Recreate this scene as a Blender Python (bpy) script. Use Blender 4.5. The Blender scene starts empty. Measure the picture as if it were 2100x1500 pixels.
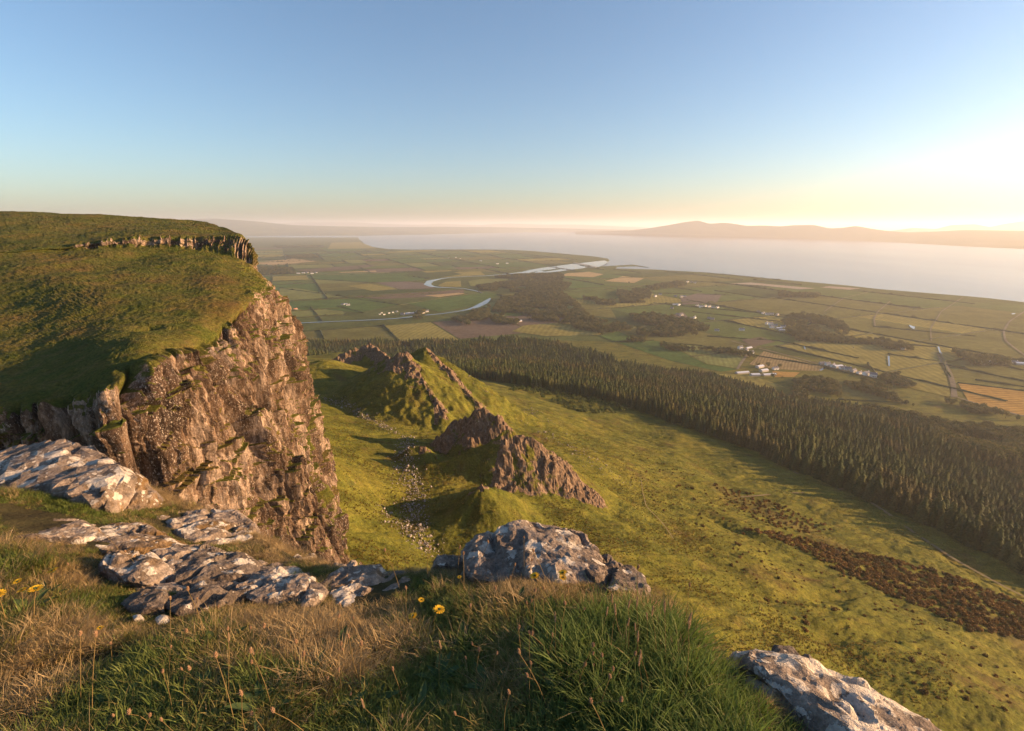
import bpy, math, random
import numpy as np
from mathutils import Vector, Matrix
random.seed(7); rng = np.random.default_rng(11)
SC = bpy.context.scene
COL = SC.collection
R = math.radians

# ------------------------------------------------------------------ camera, sky, sun, exposure
PW, PH, F = 2100.0, 1500.0, 1050.0          # photograph size and focal length in its pixels
HORIZON = 463.0
PITCH = math.atan((PH/2 - HORIZON)/F)
CP, SP = math.cos(PITCH), math.sin(PITCH)
SEA = -300.0                                # the eye is the origin; sea level lies 300 m below
cam = bpy.data.cameras.new('camera'); camo = bpy.data.objects.new('camera', cam); COL.objects.link(camo)
cam.sensor_width = 36; cam.lens = 36*F/PW; cam.clip_start = 0.05; cam.clip_end = 200000
camo.location = (0, 0, 0); camo.rotation_euler = (math.pi/2 - PITCH, 0, 0)
SC.camera = camo

SUN_AZ, SUN_EL = R(87), R(11.5)                # azimuth to the right of the view, elevation
w = bpy.data.worlds.new('World'); SC.world = w; w.use_nodes = True
nt = w.node_tree; bg = nt.nodes['Background']
sky = nt.nodes.new('ShaderNodeTexSky'); sky.sky_type = 'NISHITA'; sky.sun_disc = False
sky.sun_elevation = SUN_EL; sky.sun_rotation = SUN_AZ; sky.altitude = 300
sky.air_density = 1.0; sky.dust_density = 1.5; sky.ozone_density = 2.8
nt.links.new(sky.outputs[0], bg.inputs[0]); bg.inputs[1].default_value = 0.077
sl = bpy.data.lights.new('sun', 'SUN'); sl.energy = 5.0; sl.angle = R(0.5); sl.color = (1, 0.61, 0.31)
so = bpy.data.objects.new('sun', sl); COL.objects.link(so)
sd = Vector((math.sin(SUN_AZ)*math.cos(SUN_EL), math.cos(SUN_AZ)*math.cos(SUN_EL), math.sin(SUN_EL)))
so.rotation_euler = sd.to_track_quat('Z', 'Y').to_euler(); so.location = sd*400
SC.view_settings.view_transform = 'Standard'; SC.view_settings.look = 'None'
SC.view_settings.exposure = 1.55; SC.view_settings.gamma = 1
SC.cycles.max_bounces = 6; SC.cycles.diffuse_bounces = 3; SC.cycles.glossy_bounces = 3
SC.cycles.transmission_bounces = 3; SC.cycles.volume_bounces = 1; SC.cycles.transparent_max_bounces = 6
SC.cycles.use_denoising = True
SC.cycles.use_adaptive_sampling = True; SC.cycles.adaptive_threshold = 0.015

# ------------------------------------------------------------------ helpers
def ray(px, py):
    u = (px - PW/2)/F; v = (PH/2 - py)/F
    return u, CP + v*SP, -SP + v*CP
def P(px, py, t):                            # point seen at a pixel, t metres along the lens axis
    x, y, z = ray(px, py); return (x*t, y*t, z*t)
def PZ(px, py, z):                           # point seen at a pixel, at height z
    d = ray(px, py); t = z/d[2]; return (d[0]*t, d[1]*t, z)

def hsh(ix, iy, iz, seed):
    h = (ix.astype(np.int64)*374761393 + iy.astype(np.int64)*668265263 + iz.astype(np.int64)*1440662683 + seed*974634777) & 0xffffffff
    h = ((h ^ (h >> 13))*1274126177) & 0xffffffff
    h = ((h ^ (h >> 15))*2246822519) & 0xffffffff
    return ((h ^ (h >> 16)) & 0xffffff)/16777215.0
def n2(x, y, seed=0):                        # value noise, -1..1
    fx = np.floor(x); fy = np.floor(y); tx = x-fx; ty = y-fy
    tx = tx*tx*(3-2*tx); ty = ty*ty*(3-2*ty); z = np.zeros_like(fx)
    a = hsh(fx, fy, z, seed); b = hsh(fx+1, fy, z, seed); c = hsh(fx, fy+1, z, seed); d = hsh(fx+1, fy+1, z, seed)
    return (a + (b-a)*tx + (c-a)*ty + (a-b-c+d)*tx*ty)*2 - 1
def n3(x, y, z, seed=0):
    fx = np.floor(x); fy = np.floor(y); fz = np.floor(z); tx = x-fx; ty = y-fy; tz = z-fz
    tx = tx*tx*(3-2*tx); ty = ty*ty*(3-2*ty); tz = tz*tz*(3-2*tz)
    def L(k):
        a = hsh(fx, fy, fz+k, seed); b = hsh(fx+1, fy, fz+k, seed); c = hsh(fx, fy+1, fz+k, seed); d = hsh(fx+1, fy+1, fz+k, seed)
        return a + (b-a)*tx + (c-a)*ty + (a-b-c+d)*tx*ty
    a = L(0); return (a + (L(1)-a)*tz)*2 - 1
def fbm2(x, y, o=4, seed=0, g=0.5):
    s = 0; a = 1; t = 0
    for k in range(o):
        s = s + a*n2(x*2**k + 17.3*k, y*2**k - 9.1*k, seed+k); t += a; a *= g
    return s/t
def fbm3(x, y, z, o=4, seed=0, g=0.5):
    s = 0; a = 1; t = 0
    for k in range(o):
        s = s + a*n3(x*2**k + 17.3*k, y*2**k - 9.1*k, z*2**k + 3.7*k, seed+k); t += a; a *= g
    return s/t
def sstep(a, b, x):
    t = np.clip((x-a)/(b-a), 0, 1); return t*t*(3-2*t)
def polyd(x, y, pts):                        # distance to polyline in plan, param 0..1 by length, signed side
    x = np.asarray(x, float); y = np.asarray(y, float)
    best = np.full(x.shape, 1e18); par = np.zeros(x.shape); side = np.ones(x.shape); zz = np.zeros(x.shape)
    L = [0]
    for a, b in zip(pts[:-1], pts[1:]): L.append(L[-1] + math.hypot(b[0]-a[0], b[1]-a[1]))
    for i, (a, b) in enumerate(zip(pts[:-1], pts[1:])):
        dx, dy = b[0]-a[0], b[1]-a[1]; l2 = dx*dx+dy*dy + 1e-12
        t = np.clip(((x-a[0])*dx + (y-a[1])*dy)/l2, 0, 1)
        d = (x-a[0]-t*dx)**2 + (y-a[1]-t*dy)**2
        m = d < best
        best = np.where(m, d, best); par = np.where(m, (L[i] + t*(L[i+1]-L[i]))/L[-1], par)
        side = np.where(m, np.sign(dx*(y-a[1]) - dy*(x-a[0])), side)
        if len(a) > 2: zz = np.where(m, a[2] + t*(b[2]-a[2]), zz)
    return np.sqrt(best), par, side, zz
def ridge_max(x, y, pts, ks, kn, dn):          # highest of the roof-shaped segments of a crest: continuous everywhere
    x = np.asarray(x, float); y = np.asarray(y, float); best = np.full(x.shape, -1e9); par = np.zeros(x.shape); side = np.ones(x.shape); zz = np.zeros(x.shape); dd = np.zeros(x.shape); L = [0]
    for a, b in zip(pts[:-1], pts[1:]): L.append(L[-1] + math.hypot(b[0]-a[0], b[1]-a[1]))
    for i, (a, b) in enumerate(zip(pts[:-1], pts[1:])):
        dx, dy = b[0]-a[0], b[1]-a[1]; l2 = dx*dx+dy*dy + 1e-12; t = np.clip(((x-a[0])*dx + (y-a[1])*dy)/l2, 0, 1)
        d = np.hypot(x-a[0]-t*dx, y-a[1]-t*dy); d = np.maximum(0, d + dn[0] + d*dn[1]); zc = a[2] + t*(b[2]-a[2]); sd = np.sign(dx*(y-a[1]) - dy*(x-a[0])); w_ = np.clip(sd*d/3*0.5+0.5, 0, 1); h = zc - (ks*(1-w_) + kn*w_)*d*(1-0.12*np.clip(d/30, 0, 1))
        m = h > best; best = np.where(m, h, best); par = np.where(m, (L[i] + t*(L[i+1]-L[i]))/L[-1], par); side = np.where(m, sd, side); zz = np.where(m, zc, zz); dd = np.where(m, d, dd)
    return best, dd, par, side
def inpoly(x, y, poly):
    x = np.asarray(x, float); y = np.asarray(y, float); r = np.zeros(x.shape, bool); n = len(poly); j = n-1
    for i in range(n):
        xi, yi = poly[i][:2]; xj, yj = poly[j][:2]
        c = ((yi > y) != (yj > y)) & (x < (xj-xi)*(y-yi)/((yj-yi) if yj != yi else 1e-9) + xi)
        r ^= c; j = i
    return r

def mesh_np(name, V, Fq, smooth=True):
    V = np.asarray(V, np.float32); Fq = np.asarray(Fq, np.int32); k = Fq.shape[1]
    me = bpy.data.meshes.new(name); me.vertices.add(len(V)); me.vertices.foreach_set('co', V.ravel())
    me.loops.add(Fq.size); me.loops.foreach_set('vertex_index', Fq.ravel())
    me.polygons.add(len(Fq)); me.polygons.foreach_set('loop_start', np.arange(0, Fq.size, k, dtype=np.int32))
    me.polygons.foreach_set('loop_total', np.full(len(Fq), k, np.int32))
    me.polygons.foreach_set('use_smooth', np.full(len(Fq), smooth))
    me.update(); me.validate(); return me
def attr(me, name, a, dom='POINT'):
    at = me.attributes.new(name, 'FLOAT', dom); at.data.foreach_set('value', np.asarray(a, np.float32).ravel())
def gridf(n, m):                             # quads of an n x m grid of vertices
    i = np.arange(n-1)[:, None]*m + np.arange(m-1)[None]; i = i.ravel()
    return np.stack([i, i+1, i+m+1, i+m], 1)
def obj(name, me, mat=None, parent=None, loc=None, rz=None):
    o = bpy.data.objects.new(name, me); COL.objects.link(o)
    if mat and me is not None and not me.materials: me.materials.append(mat)
    if parent: o.parent = parent
    if loc is not None: o.location = loc
    if rz is not None: o.rotation_euler = (0, 0, rz)
    return o
def tag(o, label=None, cat=None, group=None, kind=None):
    if label: o['label'] = label
    if cat: o['category'] = cat
    if group: o['group'] = group
    if kind: o['kind'] = kind
    return o
def empty(name, loc=(0, 0, 0), rz=0):
    o = bpy.data.objects.new(name, None); COL.objects.link(o); o.location = loc; o.rotation_euler = (0, 0, rz); o.empty_display_size = 0.1
    return o

# ---- materials
class NT:
    def __init__(s, name):
        s.m = bpy.data.materials.new(name); s.m.use_nodes = True; s.t = s.m.node_tree; s.N = s.t.nodes; s.L = s.t.links
        s.bsdf = s.N['Principled BSDF']; s.out = s.N['Material Output']; s._g = None
    def n(s, typ, **kw):
        x = s.N.new(typ)
        for k, v in kw.items():
            if k.startswith('i_'): x.inputs[k[2:].replace('_', ' ')].default_value = v
            else: setattr(x, k, v)
        return x
    def l(s, a, b): s.L.new(a, b)
    def pos(s):
        if not s._g: s._g = s.n('ShaderNodeNewGeometry').outputs['Position']
        return s._g
    def objco(s): return s.n('ShaderNodeTexCoord').outputs['Object']
    def scale(s, vec, sc, rot=(0, 0, 0)):
        x = s.n('ShaderNodeMapping'); x.inputs['Scale'].default_value = sc; x.inputs['Rotation'].default_value = rot; s.l(vec, x.inputs['Vector']); return x.outputs[0]
    def noise(s, vec, scale, detail=4, rough=0.55, dist=0):
        x = s.n('ShaderNodeTexNoise'); x.inputs['Scale'].default_value = scale; x.inputs['Detail'].default_value = detail
        x.inputs['Roughness'].default_value = rough; x.inputs['Distortion'].default_value = dist
        if vec is not None: s.l(vec, x.inputs['Vector'])
        return x.outputs['Fac']
    def voro(s, vec, scale, feat='F1', out='Distance', rand=1):
        x = s.n('ShaderNodeTexVoronoi'); x.feature = feat; x.inputs['Scale'].default_value = scale; x.inputs['Randomness'].default_value = rand
        s.l(vec, x.inputs['Vector']); return x.outputs[out]
    def ramp(s, fac, stops, interp='LINEAR'):
        x = s.n('ShaderNodeValToRGB'); x.color_ramp.interpolation = interp; e = x.color_ramp.elements
        while len(e) < len(stops): e.new(0.5)
        for q, (p, c) in zip(e, stops):
            q.position = p; q.color = (c, c, c, 1) if isinstance(c, (int, float)) else (*c, 1)
        s.l(fac, x.inputs[0]); return x.outputs[0]
    def mix(s, fac, a, b, mode='MIX'):
        x = s.n('ShaderNodeMix'); x.data_type = 'RGBA'; x.blend_type = mode
        for v, k in ((fac, 0), (a, 6), (b, 7)):
            if isinstance(v, (int, float)): x.inputs[k].default_value = v if k == 0 else (v, v, v, 1)
            elif isinstance(v, tuple): x.inputs[k].default_value = (*v, 1)
            else: s.l(v, x.inputs[k])
        return x.outputs[2]
    def math(s, op, a, b=0.0, clamp=False):
        x = s.n('ShaderNodeMath'); x.operation = op; x.use_clamp = clamp
        for v, k in ((a, 0), (b, 1)):
            if isinstance(v, (int, float)): x.inputs[k].default_value = v
            else: s.l(v, x.inputs[k])
        return x.outputs[0]
    def attr(s, name):
        x = s.n('ShaderNodeAttribute'); x.attribute_name = name; return x.outputs['Fac']
    def rand(s): return s.n('ShaderNodeObjectInfo').outputs['Random']
    def fin(s, col, rough=0.9, bump=None, bs=0.5, bd=0.1, spec=0.15, transl=0.0):
        if isinstance(col, tuple): s.bsdf.inputs['Base Color'].default_value = (*col, 1)
        else: s.l(col, s.bsdf.inputs['Base Color'])
        if isinstance(rough, (int, float)): s.bsdf.inputs['Roughness'].default_value = rough
        else: s.l(rough, s.bsdf.inputs['Roughness'])
        s.bsdf.inputs['Specular IOR Level'].default_value = spec
        if bump is not None:
            b = s.n('ShaderNodeBump'); b.inputs['Strength'].default_value = bs; b.inputs['Distance'].default_value = bd
            s.l(bump, b.inputs['Height']); s.l(b.outputs[0], s.bsdf.inputs['Normal'])
        if transl > 0:
            tr = s.n('ShaderNodeBsdfTranslucent'); mx = s.n('ShaderNodeMixShader'); mx.inputs[0].default_value = transl
            if isinstance(col, tuple): tr.inputs[0].default_value = (*col, 1)
            else: s.l(col, tr.inputs[0])
            s.l(s.bsdf.outputs[0], mx.inputs[1]); s.l(tr.outputs[0], mx.inputs[2]); s.l(mx.outputs[0], s.out.inputs['Surface'])
        return s.m

# ---- stuff scattered by geometry nodes
def scatter(name, pts, rots, scl, idx, sources, label, cat, parent=None):
    pts = np.asarray(pts, np.float32); n = len(pts)
    me = bpy.data.meshes.new(name); me.vertices.add(n); me.vertices.foreach_set('co', pts.ravel())
    a = me.attributes.new('rot', 'FLOAT_VECTOR', 'POINT'); a.data.foreach_set('vector', np.asarray(rots, np.float32).ravel())
    a = me.attributes.new('scl', 'FLOAT_VECTOR', 'POINT')
    scl = np.asarray(scl, np.float32)
    if scl.ndim == 1: scl = np.repeat(scl[:, None], 3, 1)
    a.data.foreach_set('vector', scl.ravel())
    a = me.attributes.new('idx', 'INT', 'POINT'); a.data.foreach_set('value', np.asarray(idx, np.int32))
    me.update()
    o = obj(name, me); col = bpy.data.collections.new(name + '_kinds')
    for s in sources: col.objects.link(s)
    g = bpy.data.node_groups.new(name, 'GeometryNodeTree')
    g.interface.new_socket('Geometry', in_out='INPUT', socket_type='NodeSocketGeometry')
    g.interface.new_socket('Geometry', in_out='OUTPUT', socket_type='NodeSocketGeometry')
    gi = g.nodes.new('NodeGroupInput'); go = g.nodes.new('NodeGroupOutput'); ip = g.nodes.new('GeometryNodeInstanceOnPoints')
    ci = g.nodes.new('GeometryNodeCollectionInfo'); ci.inputs['Collection'].default_value = col
    ci.inputs['Separate Children'].default_value = True; ci.inputs['Reset Children'].default_value = True
    def na(nm, ty):
        q = g.nodes.new('GeometryNodeInputNamedAttribute'); q.data_type = ty; q.inputs['Name'].default_value = nm
        return next(s for s in q.outputs if s.enabled and s.name == 'Attribute')
    ip.inputs['Pick Instance'].default_value = True
    g.links.new(gi.outputs[0], ip.inputs['Points']); g.links.new(ci.outputs[0], ip.inputs['Instance'])
    g.links.new(na('idx', 'INT'), ip.inputs['Instance Index']); g.links.new(na('rot', 'FLOAT_VECTOR'), ip.inputs['Rotation'])
    g.links.new(na('scl', 'FLOAT_VECTOR'), ip.inputs['Scale']); g.links.new(ip.outputs[0], go.inputs[0])
    md = o.modifiers.new('scatter', 'NODES'); md.node_group = g
    tag(o, label, cat, kind='stuff'); return o
def source(name, me, mat):                   # a kind for scatter(): never linked to the scene by itself
    o = bpy.data.objects.new(name, me)
    if mat and not me.materials: me.materials.append(mat)
    return o

# ------------------------------------------------------------------ materials of the setting
def mat_hill():
    s = NT('hillside turf and rock'); p = s.pos()
    big = s.noise(p, 0.018, 4, 0.6); mid = s.noise(p, 0.12, 5, 0.65); fine = s.noise(p, 1.3, 4, 0.7)
    g = s.ramp(big, [(0.3, (0.070, 0.082, 0.014)), (0.52, (0.118, 0.118, 0.020)), (0.7, (0.170, 0.142, 0.028))])
    g2 = s.ramp(mid, [(0.3, (0.052, 0.066, 0.012)), (0.55, (0.126, 0.118, 0.019)), (0.78, (0.192, 0.144, 0.036))])
    g = s.mix(0.55, g, g2)
    stv = s.scale(p, (0.35, 1, 1), (0, 0, -0.5)); g = s.mix(0.8, g, s.ramp(s.noise(stv, 0.10, 6, 0.72), [(0.32, 0.45), (0.5, 1.0), (0.68, 1.45)]), 'MULTIPLY')
    g = s.mix(s.ramp(s.noise(p, 0.035, 6, 0.75), [(0.56, 0.0), (0.68, 0.75)]), g, (0.095, 0.060, 0.024))
    g = s.mix(s.ramp(s.noise(s.scale(p, (1, 1, 1), (0, 0, 1)), 0.05, 6, 0.78), [(0.58, 0.0), (0.66, 0.7)]), g, (0.040, 0.055, 0.016))
    g = s.mix(1.0, g, s.ramp(fine, [(0.25, 0.40), (0.75, 1.5)]), 'MULTIPLY')
    rk = s.noise(s.scale(p, (1, 1, 0.45)), 0.9, 6, 0.75)
    rock = s.ramp(rk, [(0.3, (0.045, 0.032, 0.022)), (0.48, (0.145, 0.098, 0.064)), (0.60, (0.22, 0.155, 0.10)), (0.70, (0.45, 0.39, 0.32))])
    rf = s.math('ADD', s.attr('rock'), s.math('MULTIPLY', s.math('SUBTRACT', s.noise(p, 0.22, 6, 0.75), 0.5), 2.6))
    rf = s.ramp(rf, [(0.42, 0.0), (0.58, 1.0)])
    br = s.math('ADD', s.attr('brown'), s.math('MULTIPLY', s.math('SUBTRACT', s.noise(p, 0.3, 4, 0.7), 0.5), 0.8))
    g = s.mix(s.ramp(br, [(0.4, 0.0), (0.8, 0.6)]), g, (0.10, 0.070, 0.028))
    c = s.mix(rf, g, rock)
    hb = s.math('ADD', s.noise(p, 0.8, 5, 0.7), s.math('MULTIPLY', s.noise(p, 3.0, 3, 0.7), 0.35))
    return s.fin(c, 0.95, hb, 0.8, 0.6, 0.05)
def mat_cliff():
    s = NT('cliff basalt and turf'); p = s.pos()
    st = s.scale(p, (1, 1, 0.35))
    a = s.noise(s.scale(p, (1, 1, 0.4)), 0.10, 7, 0.72); b = s.noise(s.scale(p, (1, 1, 0.22)), 0.9, 6, 0.78); vz = s.noise(s.scale(p, (1, 1, 0.6)), 3.4, 3, 0.8)
    rock = s.ramp(a, [(0.34, (0.045, 0.032, 0.024)), (0.44, (0.070, 0.045, 0.030)), (0.51, (0.130, 0.086, 0.056)), (0.58, (0.30, 0.225, 0.165)), (0.64, (0.160, 0.104, 0.068)), (0.72, (0.095, 0.054, 0.036))])
    rock = s.mix(0.85, rock, s.ramp(b, [(0.34, 0.15), (0.5, 0.95), (0.64, 1.9)]), 'MULTIPLY')  # upright streaks of tone: shade of vertical cracks painted into the rock colour
    pale = s.ramp(s.noise(p, 0.055, 3, 0.6), [(0.42, 0.0), (0.62, 1.0)])
    fleck = s.math('MULTIPLY', s.ramp(vz, [(0.56, 0.0), (0.64, 1.0)]), s.math('ADD', 0.32, s.math('MULTIPLY', pale, 0.6)))
    rock = s.mix(fleck, rock, (0.50, 0.43, 0.36))
    big = s.noise(p, 0.045, 5, 0.65); mid = s.noise(p, 0.25, 5, 0.7); fine = s.noise(s.scale(p, (1, 1, 2.0)), 1.6, 4, 0.75)
    g = s.ramp(big, [(0.35, (0.050, 0.066, 0.013)), (0.48, (0.082, 0.096, 0.018)), (0.57, (0.120, 0.098, 0.026)), (0.68, (0.135, 0.074, 0.030))])
    g = s.mix(0.5, g, s.ramp(mid, [(0.35, (0.042, 0.060, 0.011)), (0.52, (0.105, 0.092, 0.020)), (0.68, (0.175, 0.115, 0.045))]))
    g = s.mix(1.0, g, s.ramp(fine, [(0.28, 0.45), (0.72, 1.5)]), 'MULTIPLY')
    rf = s.math('ADD', s.attr('rock'), s.math('MULTIPLY', s.math('SUBTRACT', s.noise(p, 0.30, 6, 0.75), 0.5), 1.1))
    c = s.mix(s.ramp(rf, [(0.44, 0.0), (0.56, 1.0)]), g, rock)
    hb = s.math('ADD', s.noise(st, 0.9, 6, 0.75), s.math('MULTIPLY', fine, 0.6))
    return s.fin(c, 0.95, hb, 1.0, 0.7, 0.05)
def mat_sea():
    s = NT('sea water'); p = s.pos()
    h = s.noise(s.scale(p, (1, 0.4, 1)), 0.05, 3, 0.55)
    s.bsdf.inputs['IOR'].default_value = 1.33
    r = s.ramp(s.noise(s.scale(p, (1, 0.22, 1), (0, 0, -0.5)), 0.0011, 5, 0.65), [(0.35, 0.21), (0.7, 0.245)])
    return s.fin((0.035, 0.06, 0.085), r, h, 0.08, 0.5, 0.5)
def mat_far():
    s = NT('far farmland and moor'); p = s.pos()
    v = s.n('ShaderNodeTexVoronoi'); v.inputs['Scale'].default_value = 0.0042; s.l(s.scale(p, (1, 1, 0.3), (0, 0, 0.4)), v.inputs['Vector'])
    c = s.ramp(s.n('ShaderNodeSeparateColor').outputs[0], [(0, (0.05, 0.07, 0.03)), (1, (0.1, 0.1, 0.05))])
    sep = s.n('ShaderNodeSeparateColor'); s.l(v.outputs['Color'], sep.inputs[0])
    c = s.ramp(sep.outputs[0], [(0.0, (0.035, 0.055, 0.022)), (0.45, (0.06, 0.085, 0.03)), (0.8, (0.09, 0.10, 0.04)), (1.0, (0.17, 0.15, 0.07))])
    c = s.mix(s.ramp(s.noise(p, 0.0016, 5, 0.7), [(0.45, 0.0), (0.6, 0.85)]), c, (0.032, 0.045, 0.022))
    sp = s.ramp(s.voro(p, 0.010), [(0.0, 1.0), (0.035, 0.0)])
    sp = s.math('MULTIPLY', sp, s.ramp(s.noise(p, 0.0009, 3, 0.6), [(0.5, 0.0), (0.6, 1.0)]))
    c = s.mix(sp, c, (0.6, 0.58, 0.55))
    return s.fin(c, 1.0, None, spec=0.0)
def mat_moor():
    s = NT('distant moorland'); p = s.pos()
    c = s.ramp(s.noise(p, 0.0012, 5, 0.65), [(0.35, (0.055, 0.06, 0.03)), (0.6, (0.10, 0.085, 0.045))])
    return s.fin(c, 1.0, None, spec=0.0)
M_HILL, M_CLIFF, M_SEA, M_FAR, M_MOOR = mat_hill(), mat_cliff(), mat_sea(), mat_far(), mat_moor()

# ------------------------------------------------------------------ hillside: a height field through surveyed points, with crag fins on it
FLAT = -297.0
CTRL = [PZ(*a) for a in [
    (1240, 818, -200), (1421, 877, -198), (1602, 953, -195), (1738, 1003, -194), (1874, 1062, -192), (2055, 1157, -190), (2250, 1270, -190),
    (1300, 900, -186), (1500, 970, -186), (1700, 1060, -183), (1900, 1160, -178), (2080, 1260, -172), (1150, 830, -188),
    (1850, 1190, -168), (1650, 1100, -168), (2050, 1310, -160), (1500, 1040, -168),
    (1500, 1150, -138), (1700, 1250, -140), (1700, 1350, -124), (2050, 1450, -135), (1300, 1100, -126), (1350, 1250, -104), (1250, 1150, -112),
    (1150, 880, -158), (1000, 790, -178), (1300, 1000, -150), (1240, 960, -142), (1400, 980, -168), (1100, 850, -158), (1050, 830, -158),
    (800, 1050, -112), (850, 900, -119), (820, 960, -116), (700, 830, -122), (760, 860, -120), (880, 1120, -110), (950, 960, -116), (980, 1060, -112),
    (682, 738, -108), (720, 780, -116),
    (680, 950, -90), (760, 1150, -89), (720, 1000, -98), (900, 1190, -105),
    (1000, 780, -200), (850, 760, -205), (700, 722, -190), (1000, 700, -280), (700, 690, -284), (1200, 745, -264), (1500, 830, -262), (1800, 880, -262), (2100, 960, -262),
    (1300, 745, -282), (1450, 765, -292), (1650, 800, -291), (1900, 840, -291), (2100, 880, -291), (2300, 920, -291),
]] + [(0, 20, -60), (60, 20, -90), (0, 60, -84), (40, 60, -98), (100, 60, -116), (160, 60, -145), (220, 110, -172), (320, 200, -192), (300, 60, -190),
      (-30, 50, -75), (-60, 60, -70), (-100, 130, -70), (-120, 200, -84), (-170, 300, -100), (-220, 420, -120), (-260, 600, -190), (-250, 900, -270), (500, 500, -262), (600, 300, -262), (450, 200, -240)]
CT = np.array(CTRL); CT = CT[np.hypot(CT[:, 0], CT[:, 1]) < 1500]
def rbf_fit(C, eps=4.0):
    d = np.sqrt((C[:, None, 0]-C[None, :, 0])**2 + (C[:, None, 1]-C[None, :, 1])**2 + eps**2); n = len(C)
    A = np.zeros((n+3, n+3)); A[:n, :n] = d + np.eye(n)*(-0.5); A[:n, n] = 1; A[:n, n+1:] = C[:, :2]; A[n, :n] = 1; A[n+1:, :n] = C[:, :2].T
    return np.linalg.solve(A, np.r_[C[:, 2], 0, 0, 0])
def rbf_eval(C, wts, x, y, eps=4.0):
    n = len(C); r = wts[n] + wts[n+1]*x + wts[n+2]*y
    for k in range(n): r = r + wts[k]*np.sqrt((x-C[k, 0])**2 + (y-C[k, 1])**2 + eps**2)
    return r
HW = rbf_fit(CT)

# crest lines: (points, slope towards the camera, slope away, rocky from..to along the crest, rock reach near side, far side)
RIDGES = [
    dict(p=[P(835, 955, 246), P(893, 950, 246), P(950, 932, 248), P(1012, 900, 250), P(1043, 880, 252), P(1110, 910, 252), P(1167, 963, 250), P(1227, 1035, 250), P(1255, 1100, 240)],
         ks=0.95, kn=1.0, rk=(0.44, 1.0), ds=36, dn=18, j=1.2, label='nearest jagged rock fin with a grassy crown in the valley'),
    dict(p=[P(905, 890, 282), P(935, 862, 280), P(983, 833, 278), P(1020, 852, 276), P(1040, 876, 275)], ks=1.25, kn=1.2, rk=(0.0, 1.0), ds=18, dn=14, j=2.4,
         label='dark bare rock cone behind the nearest fin'),
    dict(p=[P(890, 1048, 208), P(940, 1018, 206), P(988, 996, 204), P(1010, 1025, 202), P(1024, 1062, 200)], ks=0.72, kn=0.72, rk=(0.50, 1.0), ds=2.2, dn=3.5, j=0.9, label='small green spur with a crumbling rock edge'),
    dict(p=[P(842, 915, 262), P(868, 915, 262), P(892, 935, 262)], ks=0.9, kn=0.9, rk=(0.35, 1.0), ds=3, dn=2.5, j=0.6, label='little green knoll at the foot of the fins'),
    dict(p=[P(735, 772, 388), P(787, 737, 378), P(827, 724, 370), P(850, 750, 360), P(875, 795, 348), P(900, 828, 338)], ks=0.68, kn=0.78, rk=(0.30, 1.0), ds=17, dn=7, j=2.0,
         label='pointed green pinnacle with rock ribs down its right side'),
    dict(p=[P(840, 722, 405), P(873, 710, 402), P(912, 747, 392), P(945, 790, 378), P(978, 828, 362), P(1000, 850, 350)], ks=0.75, kn=0.95, rk=(0.15, 0.95), ds=5, dn=14, j=2.0,
         label='second pinnacle with a rocky crest running down right'),
    dict(p=[P(672, 745, 455), P(700, 722, 460), P(735, 712, 465), P(757, 702, 468), P(775, 716, 460), P(798, 732, 450)], ks=1.2, kn=1.2, rk=(0.08, 1.0), ds=10, dn=14, j=2.2,
         label='farthest rock pinnacle against the dark forest'),
]
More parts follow.
